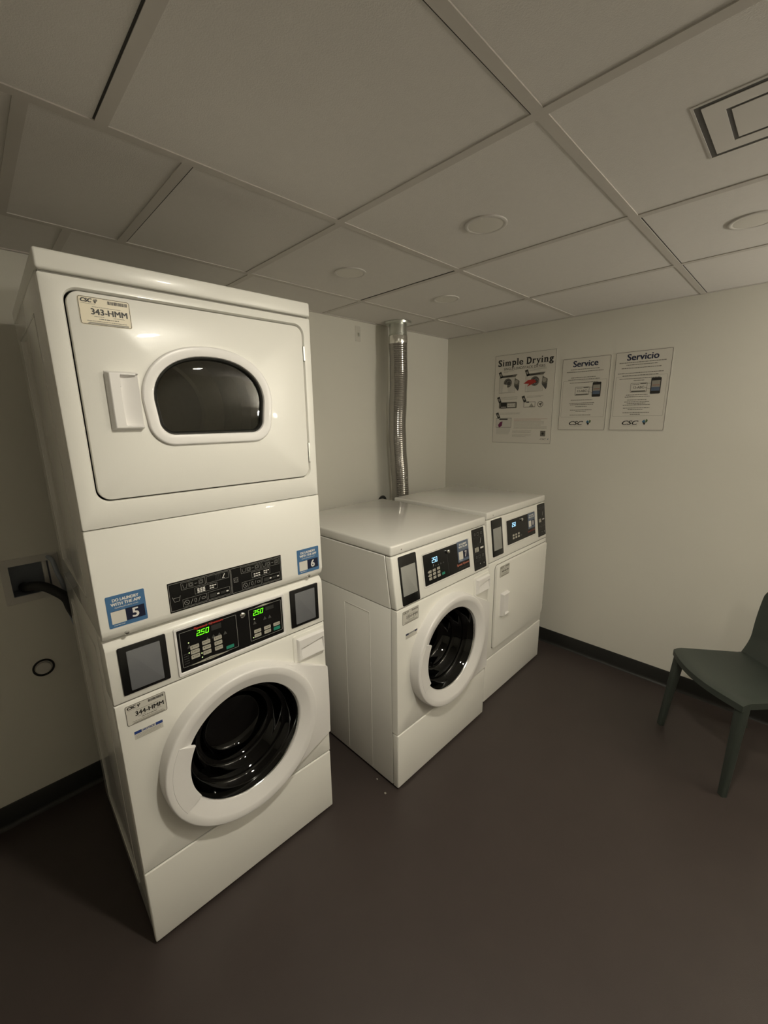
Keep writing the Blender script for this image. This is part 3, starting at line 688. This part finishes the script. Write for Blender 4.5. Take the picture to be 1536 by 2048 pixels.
# ------------------------------------------------------------------ the two single machines
def base_machine(name, label, x, y, ztop, zseam, zcp, zk, rec, depth, cat, rz=.00289, washer=True):
    T = thing(name, label, cat, (x, y, 0), rz); k = rec/(ztop-zcp)
    bm = bmesh.new(); box(bm, .0, .02, .034, depth, .012, zcp-.002, .003); box(bm, W-.02, W, .034, depth, .012, zcp-.002, .003)
    for xx in (0, W-.02): prism(bm, [(.036, zcp), (.036+k*(zseam-zcp)+.0, zseam-.002), (depth, zseam-.002), (depth, zcp)], xx, xx+.02, .002, 1)
    box(bm, .01, W-.01, depth-.02, depth-.001, .02, zseam-.004); box(bm, .01, W-.01, .1, depth-.01, .03, .05); obj('cabinet', bm, M_SIDE, T, 35)
    for xx in (-.0012, W-.0028):
        bm = bmesh.new()
        for a in ((.16, .164, .02, .80), (.325, .329, .03, .80)): box(bm, xx, xx+.004, *a, .0012, 2)
        box(bm, xx, xx+.004, .162, .328, .797, .8, .0007, 1)
        obj('side_embossing', bm, M_ENAMEL, T, 40)
    for xx in (.06, W-.06):
        for yy in (.08, depth-.08): bm = bmesh.new(); tube(bm, [(xx, yy, 0), (xx, yy, .03)], .02); obj('foot', bm, M_RUB, T, 40)
    bm = bmesh.new(); box(bm, 0, W, 0, .032, .010, zk-.0022, .0055, 3); obj('kick_panel', bm, M_ENAMEL, T, 35)
    bm = bmesh.new()
    if washer: cut_front(bm, 0, W, zk+.0022, zcp-.0025, .341, .556, .2, 0, .032, .0055)
    else: box(bm, 0, W, 0, .032, zk+.0022, zcp-.0025, .0055, 3)
    obj('front_panel', bm, M_ENAMEL, T, 35)
    bm = bmesh.new(); prism(bm, [(0, zcp+.0025), (k*(zseam-zcp), zseam-.003), (.034+k*(zseam-zcp), zseam-.003), (.034, zcp+.0025)], 0, W, .0055, 3); obj('control_housing', bm, M_ENAMEL, T, 35)
    for b in ((.008, .034, zk-.005, zk+.005), (.008, .034, zcp-.005, zcp+.006), (.04, .06, zseam-.008, zseam+.004)):
        bm = bmesh.new(); box(bm, .006, W-.006, *b); obj('panel_seam', bm, M_GAPL, T)
    # lid with rolled front edge and a faint raised rim
    bm = bmesh.new(); v0 = rec-.006
    b2 = bmesh.new(); box(b2, -.001, W+.001, v0, depth+.002, zseam, ztop, .008, 3); merge(bm, b2); obj('top_panel', bm, M_SIDE, T, 35)
    bm = bmesh.new(); tube(bm, [(.06, v0-.0005, zseam+.018), (.06, v0+.002, zseam+.018)], .003, 10); obj('plug', bm, M_GAPL, T)
    return T, slope(0, zcp, k)
A, PA = base_machine('washing_machine', 'white front-loading washer with round porthole door, number 7 on its blue sticker', -1.65854, -1.0163, 1.116, 1.074, .855, .280, .0368, .765, 'washing machine')
reader(A, PA, (.036, .8635, .142, 1.064), (.044, .902, .130, 1.022), M_SCREENL, .006)
F = Flat(PA); F.base(.1765, .525, .8955, 1.0405, .004, .0012, M_ENAMEL); F.border(.1765, .8955, .525, 1.0405, .0008, M_LINE, 1, .004); F.build('panel_bezel', A)
F = Flat(PA); F.base(.183, .516, .903, 1.036, .002, .0024, M_BLACK)
F.seven('250', .239, .991, .279, 1.0125, M_LEDB, th=.2, sl=.05)
for x, zs in ((.220, (.927, .942, .9575)), (.2485, (.927, .943, .958)), (.279, (.927, .9425, .959))):
    for z in zs: F.rrect(x-.010, z-.0055, x+.010, z+.0055, .002, M_BTN, 2); F.scribble(x-.006, x+.007, z-.001, .002, M_INKG, 3)
F.rrect(.300, .922, .321, .933, .002, M_GREEN, 2)
for u, z in ((.207, .9575), (.207, .942), (.212, .927), (.2455, .981)): F.disc(u, z, .0018, M_WHITE, 3)
for u in (.245, .262, .28, .298, .316): F.poly([(u-.004, .972), (u+.004, .972), (u, .98)], M_DIM, 1)
F.line((.347, 1.006), (.352, .915), .0012, M_DIM, 1)
F.text('Speed Queen', .413, .926, .509, .9385, M_RUST, 3, .07); F.text('Quantum', .425, .9115, .505, .9205, M_DIM, 3)
F.build('control_panel', A, 'black control panel with a white 250 readout')
app_sticker(A, PA, .4265, .944, .515, 1.0385, '7', M_BLUED, .0034)
bm = bmesh.new(); loft(bm, [(circ(.352, 1.016, r, 24), v) for r, v in ((.0095, .03), (.0095, .012), (.006, .010), (.002, .010))]); obj('key_lock', bm, M_CHROME, A, 40)
decal_tall(A, PA, .553, .869, .659, 1.070)
drawer(A, .547, .7395, .679, .8375)
asset_label(A, front(0), .031, .7815, .1315, .8405, '330-HMM', M_LABELG, 'silver label reading 330-HMM', True)
notice(A, front(0), .051, .7125, .123, .7365, bar=M_INKN)
washer_door(A, wing_top=.672, wing_bot=.300)

B, PB = base_machine('tumble_dryer', 'white dryer with solid square door, between the shorter washer and the right wall', -.90575, -.9747, 1.1166, 1.076, .8437, .2737, .0324, .69, 'dryer', washer=False)
reader(B, PB, (.037, .8695, .146, 1.068), (.050, .902, .132, 1.021), M_SCREENL, .006)
F = Flat(PB); F.base(.187, .539, .893, 1.0415, .004, .0012, M_ENAMEL); F.border(.187, .893, .539, 1.0415, .0008, M_LINE, 1, .004); F.build('panel_bezel', B)
F = Flat(PB); F.base(.195, .532, .901, 1.037, .002, .0024, M_BLACK)
F.seven('250', .252, .993, .297, 1.0165, M_LEDB, th=.22, sl=.05)
for x in (.264, .294, .325):
    for z in (.928, .944): F.rrect(x-.010, z-.0055, x+.010, z+.0055, .002, M_BTN, 2)
F.rrect(.345, .923, .362, .933, .002, M_DIM, 2)
F.text('Speed Queen', .437, .9225, .530, .9345, M_REDD, 3, .05)
F.build('control_panel', B, 'black control panel with a white 250 readout')
app_sticker(B, PB, .442, .944, .5305, 1.036, '8', M_BLUED, .0034)
bm = bmesh.new(); loft(bm, [(circ(.365, 1.018, r, 24), v) for r, v in ((.0095, .03), (.0095, .012), (.006, .010), (.002, .010))]); obj('key_lock', bm, M_CHROME, B, 40)
decal_tall(B, PB, .573, .867, .676, 1.069)
bm = bmesh.new(); rrslab(bm, .056, .674, .325, .8215, [.012, .024, .012, .05], -.001, .004, .001); obj('door_gap', bm, M_GAPL, B)
bm = bmesh.new(); rrslab(bm, .0595, .6705, .3285, .818, [.012, .022, .010, .048], -.014, .0, .005); bd = obj('door', bm, M_ENAMEL, B, 35, 'solid door without a window')
def hf2(u, z):
    sz = min(1, max(0, min(z-.509, .646-z)/.006)); su = min(1, max(0, min(u-.108, .186-u)/.007))
    v = -.014-.020*math.sin(su*PI/2)*math.sin(sz*PI/2)
    if u > .134 and .52 < z < .636: v = -.0165-.010*((u-.134)/.052)**1.2*math.sin(su*PI/2)
    return v
bm = bmesh.new(); hfield(bm, .108, .186, .509, .646, 52, 44, hf2, -.010); obj('handle', bm, M_PLAST, bd, 30)
for z0, z1 in ((.705, .771), (.39, .461)):
    bm = bmesh.new(); box(bm, .6712, .6785, -.010, .004, z0, z1, .001, 1); obj('hinge', bm, M_GAP, bd, None, 'dark hinge leaf')
asset_label(bd, front(-.014), .088, .745, .190, .807, None, M_LABELG, 'silver asset label', True)

# ------------------------------------------------------------------ exhaust duct behind the dryer
t = thing('exhaust_duct', 'silver flexible exhaust duct rising from behind the row to the ceiling', 'duct', (-.70, -.13, 0))
def ty(z):                                   # gentle waver of the hanging pipe
    return (.006*math.sin(z*7.0)+.020*max(0, 1.55-z)-.004, .004*math.sin(z*9+1), z)
bm = bmesh.new(); pts = []; rad = []
z = .30; i = 0
while z < 2.075:
    pts.append(ty(z)); rad.append(.0575+(.00055 if i % 2 else -.00055)+.0010*math.sin(z*31)); z += .0065; i += 1
tube(bm, pts, rad, 56); obj('flexible_pipe', bm, M_FOIL, t, 14, 'ribbed foil pipe')
bm = bmesh.new(); pts = [(ty(2.07)[0], 0, 2.065), (.001, 0, 2.075), (0, 0, 2.09), (0, 0, 2.108)]; tube(bm, pts, [.0595, .061, .060, .0585], 28); obj('foil_tape', bm, M_TAPE, t, 60, 'crinkled shiny foil tape')
bm = bmesh.new(); tube(bm, [(0, 0, 2.10), (0, 0, 2.112), (0, 0, 2.114), (0, 0, 2.118), (0, 0, 2.12), (0, 0, H)], [.0555, .0555, .058, .058, .0555, .0555], 32); obj('rigid_collar', bm, M_GALV, t, 50)
bm = bmesh.new(); tube(bm, [(0, 0, H-.012), (0, 0, H-.0005)], [.082, .084], 40); obj('ceiling_flange', bm, M_GALV, t, 40)
# bend into the dryer's back
bm = bmesh.new(); tube(bm, smoothpath([(.02, 0, .31), (.03, 0, .22), (.05, -.03, .155), (.08, -.06, .14), (.09, -.09, .14)], 10), [.0575+(.0016 if k % 2 else -.0016) for k in range(41)], 28); obj('lower_bend', bm, M_FOIL, t, 35)

bm = bmesh.new(); tube(bm, smoothpath([(-.955, -.235, .60), (-.965, -.215, .95), (-.955, -.2, 1.07), (-.925, -.19, 1.104), (-.895, -.185, 1.09), (-.875, -.18, 1.0), (-.87, -.17, .6), (-.87, -.12, .3), (-.9, -.02, .22)], 8), .013, 12)
o = obj('supply_hose', bm, M_RUB, None, 50); tag(o, 'black hose loop peeking over the back corner between the two shorter machines', 'hose')

# ------------------------------------------------------------------ back wall fittings
t = thing('laundry_outlet_box', 'recessed grey outlet box with pale frame in the wall left of the stacked unit', 'outlet box', (-2.66, 0, 1.0))
bm = bmesh.new(); x0, x1, z0, z1 = hx0+2.66, hx1+2.66, hz0-1, hz1-1
for a in ((x0, x0+.003, z0, z1), (x1-.003, x1, z0, z1), (x0, x1, z0, z0+.003), (x0, x1, z1-.003, z1)): box(bm, a[0], a[1], -.002, .085, a[2], a[3])
box(bm, x0, x1, .082, .085, z0, z1); obj('recess', bm, M_BOXG, t)
bm = bmesh.new(); q = lambda i, v: (rr(x0-.022+i, x1+.032-i, z0-.026+i, z1+.026-i, .004), v); p = lambda v: (rr(x0+.002, x1-.002, z0+.002, z1-.002, .002), v)
loft(bm, [p(.004), p(-.004), q(.002, -.004), q(0, -.002), q(0, .0)], False, False); obj('frame', bm, M_BOXW, t, 40)
bm = bmesh.new(); box(bm, x1-.022, x1-.008, .0, .03, z0+.003, z1-.003, .002); obj('divider', bm, M_BOXW, t, 40)
bm = bmesh.new(); tube(bm, smoothpath([(-2.686, .06, .965), (-2.68, .02, .972), (-2.664, -.03, .987), (-2.635, -.06, .985), (-2.605, -.075, .962), (-2.575, -.09, .925), (-2.56, -.085, .86), (-2.50, -.06, .70), (-2.42, -.05, .5)], 8), .0175, 16)
o = obj('drain_hose', bm, M_RUB, None, 50); tag(o, 'thick black drain hose bending out of the wall outlet box behind the stacked unit', 'hose')
bm = bmesh.new(); tube(bm, smoothpath([(-2.60, -.001, 1.085), (-2.590, -.03, 1.07), (-2.583, -.04, 1.02), (-2.572, -.045, .96), (-2.56, -.05, .80), (-2.5, -.05, .6)], 8), .008, 12)
o = obj('water_line', bm, M_BOXG, None, 50); tag(o, 'thin grey water line running down just right of the wall outlet box', 'hose')
t = thing('wall_port', 'round dark ring with pale plug low on the wall left of the stacked unit', 'wall port', (-2.6815, 0, .630))
bm = bmesh.new(); L = [(r, v) for r, v in ((.036, 0), (.036, -.004), (.0345, -.006), (.0305, -.006), (.029, -.003), (.029, 0))]
loft(bm, [(circ(0, 0, r, 40), v) for r, v in L], False, False); obj('rubber_ring', bm, M_RUB, t, 40)
bm = bmesh.new(); loft(bm, [(circ(0, 0, r, 32), v) for r, v in ((.0245, .0), (.0245, -.007), (.0225, -.009), (.012, -.0095))], False, True); obj('plug', bm, M_BOXW, t, 40)
t = thing('wall_hook', 'tiny pale hook plate high on the back wall, left of the silver duct', 'hook', (-.925, 0, 2.115))
bm = bmesh.new(); rrslab(bm, -.022, .022, -.045, .045, .004, -.002, 0, .001); obj('plate', bm, M_WALLP, t)
bm = bmesh.new(); tube(bm, smoothpath([(.002, -.002, .004), (.002, -.012, .0), (.002, -.014, -.008), (.002, -.008, -.014)], 5), .0035, 10); obj('hook', bm, M_GALV, t, 50)

# ------------------------------------------------------------------ posters on the right wall
def poster(name, label, y0, y1, z0, z1, fn, th=.0015):
    w_, h = y0-y1, z1-z0
    o_ = thing(name, label, 'poster', (0, y0, z0), 0, 'laundry notices on the right wall')
    F = Flat(lambda u, z, hh: (-.0008-hh, -u, z)); F.base(0, w_, 0, h, .002, th, M_PAPER); fn(F, w_, h)
    F.build('printed_sheet', o_)
    return o_
SERIF = {}
def serif_title(F, s, u0, z0, u1, z1, M):
    """heavy title with slab feet; z0 is the baseline, z1 the cap height"""
    adv = dict(S=.60, i=.34, m=.98, p=.66, l=.34, e=.60, D=.78, r=.50, y=.62, n=.68, g=.60); adv[' '] = .34
    tot = sum(adv[c] for c in s); k = (u1-u0)/tot; H_ = z1-z0; xh = .68*H_; x = u0; t = .16*k*1.05; sb = .055*H_
    def bar(a, b, c, d): F.rect(a, c, b, d, M, 2)
    for c in s:
        w_ = adv[c]*k; a, b = x+.04*w_, x+.94*w_
        if c == 'S': F.text('S', a, z0-.01*H_, b, z1+.01*H_, M, 2, .045); bar(b-.14*w_, b-.02*w_, z1-.3*H_, z1); bar(a, a+.12*w_, z0, z0+.3*H_)
        elif c in 'il':
            m_ = (a+b)/2; top = xh if c == 'i' else z1-z0+.06*H_
            bar(m_-t/2, m_+t/2, z0, z0+top); bar(a, b, z0, z0+sb); bar(a, m_, z0+top-sb, z0+top)
            if c == 'i': F.disc(m_, z0+.88*H_, .085*H_*1.2, M, 2)
        elif c in 'mnr':
            st = [a+t*.9] if c in 'r' else ([a+t*.9, b-t*.9] if c == 'n' else [a+t*.9, (a+b)/2, b-t*.9])
            for j, q in enumerate(st): bar(q-t/2, q+t/2, z0, z0+(xh if j == 0 else xh*.8)); bar(q-t*.95, q+t*.95, z0, z0+sb)
            bar(a, st[0], z0+xh-sb, z0+xh)
            for j in range(len(st)-1):
                p, q = st[j], st[j+1]; F.poly([(p, z0+.70*xh), (p+.35*(q-p), z0+xh), (q, z0+xh), (q+t/2, z0+.78*xh), (q-t/2, z0+.72*xh), (p+.45*(q-p), z0+.84*xh)], M, 2)
            if c == 'r': q = st[0]; F.poly([(q, z0+.62*xh), (q+.4*(b-q), z0+xh), (b, z0+xh), (b, z0+.72*xh), (b-t*.8, z0+.72*xh), (q+.4*(b-q), z0+.8*xh)], M, 2)
        elif c == 'p':
            F.text('p', a+t*.4, z0-.42*xh, b, z0+1.02*xh, M, 2, .045); bar(a, a+t*1.9, z0-.42*xh, z0-.42*xh+sb); bar(a-.02*w_, a+t, z0+xh-sb, z0+xh)
        elif c == 'e': F.text('e', a, z0-.01*H_, b, z0+xh, M, 2, .04)
        elif c == 'D': F.text('D', a+t*.4, z0, b, z1, M, 2, .045); bar(a-.01*w_, a+t*1.4, z0, z0+sb); bar(a-.01*w_, a+t*1.4, z1-sb, z1)
        elif c == 'y':
            F.poly([(a+.05*w_, z0+xh), (a+.3*w_, z0+xh), (a+.6*w_, z0+.2*xh), (a+.48*w_, z0-.02*xh)], M, 2); F.line((b-.08*w_, z0+xh), (a+.28*w_, z0-.4*xh), t*.62, M, 2)
            bar(a-.03*w_, a+.4*w_, z0+xh-sb, z0+xh); bar(b-.25*w_, b+.03*w_, z0+xh-sb, z0+xh); F.disc(a+.2*w_, z0-.35*xh, .09*H_, M, 2)
        elif c == 'g': F.text('g', a, z0-.42*xh, b, z0+1.02*xh, M, 2, .045)
        x += w_
def p_drying(F, w_, h):
    X = lambda a: a*w_; Z = lambda a: h*(1-a)
    F.border(.002, .002, w_-.002, h-.002, .0016, M_INKG, 1, .001)
    serif_title(F, 'Simple Drying', X(.055), Z(.125), X(.965), Z(.055), M_INK)
    F.text('SINGLE-LOAD/STACK DRYERS', X(.16), Z(.172), X(.84), Z(.145), M_INKG, 2, .02)
    rn = random.Random(3)
    def para(x0, x1, y, n, dy=.012, M=M_INKL):
        for k in range(n): F.scribble(X(x0), X(x1-(rn.uniform(0, .12) if k == n-1 else 0)), Z(y+dy*k), .0022, M, 2, rn)
    def phone(x, y):
        F.poly([(X(x), Z(y)), (X(x+.045), Z(y-.012)), (X(x+.085), Z(y+.055)), (X(x+.04), Z(y+.065))], M_INK, 2)
        F.poly([(X(x+.022), Z(y+.016)), (X(x+.046), Z(y+.01)), (X(x+.062), Z(y+.038)), (X(x+.04), Z(y+.044))], M_INKL, 3)
    def mach(x, y, red):
        F.poly([(X(x), Z(y+.03)), (X(x+.28), Z(y+.02)), (X(x+.27), Z(y+.19)), (X(x+.03), Z(y+.205))], M_LABELG, 1)
        F.border(X(x), Z(y+.20), X(x+.28), Z(y+.025), .002, M_INKL, 2)
        F.poly([(X(x), Z(y+.03)), (X(x+.05), Z(y+.005)), (X(x+.31), Z(y)), (X(x+.28), Z(y+.025))], M_INKG, 2)
        F.poly([(X(x+.07), Z(y+.018)), (X(x+.23), Z(y+.008)), (X(x+.23), Z(y+.016)), (X(x+.07), Z(y+.026))], M_INK, 3)
        F.disc(X(x+.15), Z(y+.09), .031, M_INKG, 3, 20); F.disc(X(x+.16), Z(y+.09), .024, M_DIM, 4, 20); F.ringc(X(x+.17), Z(y+.095), .018, .003, M_INKL, 5)
        F.poly([(X(x+.27), Z(y+.04)), (X(x+.35), Z(y+.075)), (X(x+.345), Z(y+.17)), (X(x+.26), Z(y+.12))], M_INKG, 3); F.disc(X(x+.30), Z(y+.085), .014, M_INKL, 4)
        F.poly([(X(x+.26), Z(y+.125)), (X(x+.345), Z(y+.12)), (X(x+.335), Z(y+.185)), (X(x+.31), Z(y+.17))], M_DIM, 4)
        if red:
            F.poly([(X(x-.03), Z(y+.11)), (X(x+.04), Z(y+.075)), (X(x+.14), Z(y+.07)), (X(x+.18), Z(y+.10)), (X(x+.11), Z(y+.12)), (X(x+.03), Z(y+.145)), (X(x+.06), Z(y+.115))], M_RED, 6)
        else: F.poly([(X(x+.08), Z(y+.10)), (X(x+.14), Z(y+.11)), (X(x+.16), Z(y+.19)), (X(x+.06), Z(y+.19))], M_PAPER, 5)
    mach(.09, .225, False); mach(.54, .225, True); phone(.07, .195); phone(.52, .195)
    para(.16, .34, .185, 2); para(.57, .86, .180, 3)
    phone(.06, .475); phone(.49, .475); para(.13, .42, .475, 3); para(.58, .84, .475, 2)
    F.rrect(X(.10), Z(.60), X(.415), Z(.53), .006, M_INKG, 1); F.rrect(X(.13), Z(.60), X(.24), Z(.535), .002, M_INK, 2); F.rect(X(.25), Z(.585), X(.39), Z(.545), M_LABELG, 2)
    for k in range(5): F.disc(X(.268+.026*k), Z(.565), .003, M_INKG, 3)
    for k in range(4): F.rect(X(.145+.022*k), Z(.592), X(.158+.022*k), Z(.58), M_LABELG, 3)
    F.border(X(.53), Z(.595), X(.72), Z(.535), .003, M_INKG, 1); F.rect(X(.575), Z(.545), X(.62), Z(.532), M_INK, 2); F.poly([(X(.62), Z(.59)), (X(.66), Z(.55)), (X(.70), Z(.59))], M_INKL, 2)
    F.ringc(X(.80), Z(.565), .020, .004, M_INKG, 1, 20); F.poly([(X(.77), Z(.56)), (X(.83), Z(.545)), (X(.81), Z(.585))], M_INKG, 2)
    phone(.05, .655); para(.12, .48, .655, 2)
    F.poly([(X(.06), Z(.715)), (X(.34), Z(.705)), (X(.32), Z(.865)), (X(.29), Z(.90)), (X(.07), Z(.90))], M_LABELG, 1); F.border(X(.06), Z(.82), X(.335), Z(.71), .002, M_INKG, 2)
    F.rect(X(.12), Z(.732), X(.27), Z(.718), M_INK, 3)
    F.poly([(X(.10), Z(.79)), (X(.14), Z(.755)), (X(.18), Z(.75)), (X(.17), Z(.80)), (X(.12), Z(.825))], M_PURP, 4)
    para(.38, .93, .725, 2, .013, M_RUST); para(.38, .88, .755, 4, .013); para(.38, .93, .807, 3, .013)
    para(.36, .68, .855, 3, .012); para(.36, .68, .90, 3, .012)
    F.rect(X(.83), Z(.915), X(.91), Z(.855), M_INKG, 1); F.disc(X(.87), Z(.885), .008, M_INK, 2)
    F.text('CSC', X(.83), Z(.955), X(.925), Z(.938), M_INKG, 2, .02, .3); emblem(F, X(.955), Z(.945), .009, 2)
def p_service(title, tx0, tx1, ty0, ty1, lines1, lines2, cx, seed):
    def fn(F, w_, h):
        X = lambda a: a*w_; Z = lambda a: h*(1-a); rn = random.Random(seed)
        F.border(.004, .004, w_-.004, h-.004, .0022, M_INKG, 1, .006)
        F.border(.016, h*.19, w_-.016, h*.69, .0012, M_INKL, 1, .003)
        F.text(title, X(tx0), Z(ty1), X(tx1), Z(ty0), M_INKN, 2, .032)
        for (x0, x1, y) in lines1: F.rect(X(x0-.01), Z(y+.010), X(x1+.01), Z(y-.004), M_PAPER, 2); F.scribble(X(x0), X(x1), Z(y+.006), .0038, M_INKG, 3, rn)
        for (x0, x1, y) in lines2: F.scribble(X(x0), X(x1), Z(y+.006), .0036, M_INKG, 2, rn)
        # the label picture and the phone
        F.border(X(cx-.20), Z(.512), X(cx+.09), Z(.398), .002, M_INKG, 2, .003); F.text('12-ABC', X(cx-.15), Z(.468), X(cx+.04), Z(.438), M_INKG, 3, .02)
        F.scribble(X(cx-.17), X(cx-.05), Z(.418), .003, M_INKG, 3, rn); F.rect(X(cx-.03), Z(.415), X(cx+.07), Z(.405), M_INKG, 3)
        F.rect(X(cx-.18), Z(.506), X(cx+.07), Z(.493), M_INKG, 3)
        F.line((X(cx+.07), Z(.41)), (X(cx+.15), Z(.41)), .0016, M_INKG, 3); F.line((X(cx+.04), Z(.455)), (X(cx+.15), Z(.48)), .0016, M_INKG, 3)
        F.rrect(X(cx+.15), Z(.54), X(cx+.32), Z(.345), .005, M_INK, 3); F.rect(X(cx+.165), Z(.505), X(cx+.305), Z(.38), M_INKL, 4)
        F.rect(X(cx+.165), Z(.505), X(cx+.305), Z(.46), M_BLUED, 5); F.rect(X(cx+.18), Z(.44), X(cx+.295), Z(.432), M_RUST, 6)
        F.text('CSC', X(.25), Z(.92), X(.55), Z(.868), M_INK, 2, .04, .35); emblem(F, X(.655), Z(.885), h*.07, 2)
        F.scribble(X(.27), X(.53), Z(.937), .0022, M_INKL, 2, rn)
    return fn
poster('wall_poster', 'large poster titled Simple Drying with small dryer pictures, nearest the room corner', -.420, -.858, 1.418, 2.020, p_drying)
poster('wall_poster', 'smaller white notice titled Service, hanging between the two other wall notices', -.897, -1.186, 1.509, 1.950,
       p_service('Service', .24, .75, .045, .125, [(.2, .78, .158), (.12, .86, .19), (.22, .72, .268), (.16, .81, .295), (.2, .78, .337)], [(.25, .70, .574), (.22, .74, .616), (.24, .72, .637), (.36, .6, .663), (.25, .7, .71), (.37, .58, .73), (.25, .69, .78)], .525, 5))
poster('wall_poster', 'white notice titled Servicio, rightmost of the three on the right wall', -1.204, -1.491, 1.510, 1.954,
       p_service('Servicio', .22, .77, .038, .115, [(.09, .90, .14), (.22, .76, .169), (.14, .83, .208), (.08, .87, .27), (.17, .79, .30), (.12, .83, .338), (.38, .57, .364)], [(.27, .65, .541), (.25, .69, .565), (.3, .64, .604), (.25, .69, .628), (.3, .63, .647), (.23, .71, .667), (.24, .71, .705), (.33, .6, .725), (.24, .71, .763), (.38, .56, .785)], .535, 6))

# ------------------------------------------------------------------ chair
ch = thing('plastic_chair', 'grey-green moulded plastic chair with tapered legs, cut off at the right edge', 'chair', (-.535, -1.885, 0), math.atan2(-.72, .69)-PI/2)
# local frame: +x to the sitter's left along the front edge, +y to the rear
def seatpt(s, t):
    """s -1..1 across, t 0 front..1 rear"""
    hw = .215-.030*t; bow = .050*(1-s*s)*(1-t)
    y = t*.335-bow; z = .452-.010*t-.016*(1-s*s)*math.sin(PI*min(1, t*1.1))-.012*max(0, 1-t*9)**2-.004*abs(s)**6
    return Vector((s*hw, y, z))
def backpt(s, t):
    """t 0 at the seat, 1 at the top"""
    a = .325; zz = .440+.365*t
    hw = .188+.010*math.sin(PI*min(1, t*1.15))+.006*t
    if t > .78: hw -= .075*((t-.78)/.22)**2.5
    y = a+.045*math.sin(min(1, t/.28)*PI/2)*.75+.055*t+.03*(-(s*s))*(.4+.6*t)
    return Vector((s*hw, y, zz if t > 0 else .442))
def shell(bm, fn, ns, nt, th, nrm):
    G = [[fn(-1+2*i/ns, j/nt) for j in range(nt+1)] for i in range(ns+1)]
    V = [[bm.verts.new(p) for p in row] for row in G]; Wb = [[bm.verts.new(p-nrm*th) for p in row] for row in G]
    for i in range(ns):
        for j in range(nt): bm.faces.new((V[i][j], V[i+1][j], V[i+1][j+1], V[i][j+1])); bm.faces.new((Wb[i][j], Wb[i][j+1], Wb[i+1][j+1], Wb[i+1][j]))
    for i in range(ns): bm.faces.new((V[i][0], Wb[i][0], Wb[i+1][0], V[i+1][0])); bm.faces.new((V[i][nt], V[i+1][nt], Wb[i+1][nt], Wb[i][nt]))
    for j in range(nt): bm.faces.new((V[0][j], V[0][j+1], Wb[0][j+1], Wb[0][j])); bm.faces.new((V[ns][j], Wb[ns][j], Wb[ns][j+1], V[ns][j+1]))
bm = bmesh.new(); shell(bm, seatpt, 24, 20, .028, Vector((0, 0, 1))); obj('seat', bm, M_CHAIR, ch, 50)
bm = bmesh.new(); shell(bm, backpt, 24, 22, .014, Vector((0, -1, 0))); obj('backrest', bm, M_CHAIR, ch, 50)
def leg(x0, y0, x1, y1, wt, wb):
    bm = bmesh.new(); rings = []
    for k in range(9):
        t = k/8; z = .440*(1-t); s = wt+(wb-wt)*t; d = s*.8; cx, cy = x0+(x1-x0)*t, y0+(y1-y0)*t
        if k == 8: z = 0
        rings.append([bm.verts.new((cx+u, cy+v, z)) for u, v in rr(-s/2, s/2, -d/2, d/2, s*.22, 4)])
    n = len(rings[0])
    for a, b in zip(rings, rings[1:]):
        for i in range(n): bm.faces.new((a[i], a[(i+1) % n], b[(i+1) % n], b[i]))
    bm.faces.new(rings[0]); bm.faces.new(rings[-1][::-1]); return bm
for sx in (-1, 1):
    obj('leg', leg(sx*.190, .022, sx*.212, -.012, .046, .030), M_CHAIR, ch, 50)
    obj('leg', leg(sx*.165, .310, sx*.200, .410, .046, .030), M_CHAIR, ch, 50)

# ------------------------------------------------------------------ small bits on the floor
for x, y, s, lab in ((-1.707, -.984, .005, 'tiny white crumb on the floor in front of the shorter washer'), (-1.681, -.905, .004, 'tiny white lint fleck against the foot of the shorter washer')):
    bm = bmesh.new(); bmesh.ops.create_icosphere(bm, subdivisions=2, radius=s)
    for v in bm.verts: v.co = Vector((v.co.x*random.uniform(.7, 1.3), v.co.y*random.uniform(.7, 1.3), max(0, v.co.z*.5+s*.3)))
    o = obj('crumb', bm, M_INKL, None, 80); o.location = (x, y, 0); tag(o, lab, 'debris', 'white crumbs on the floor')
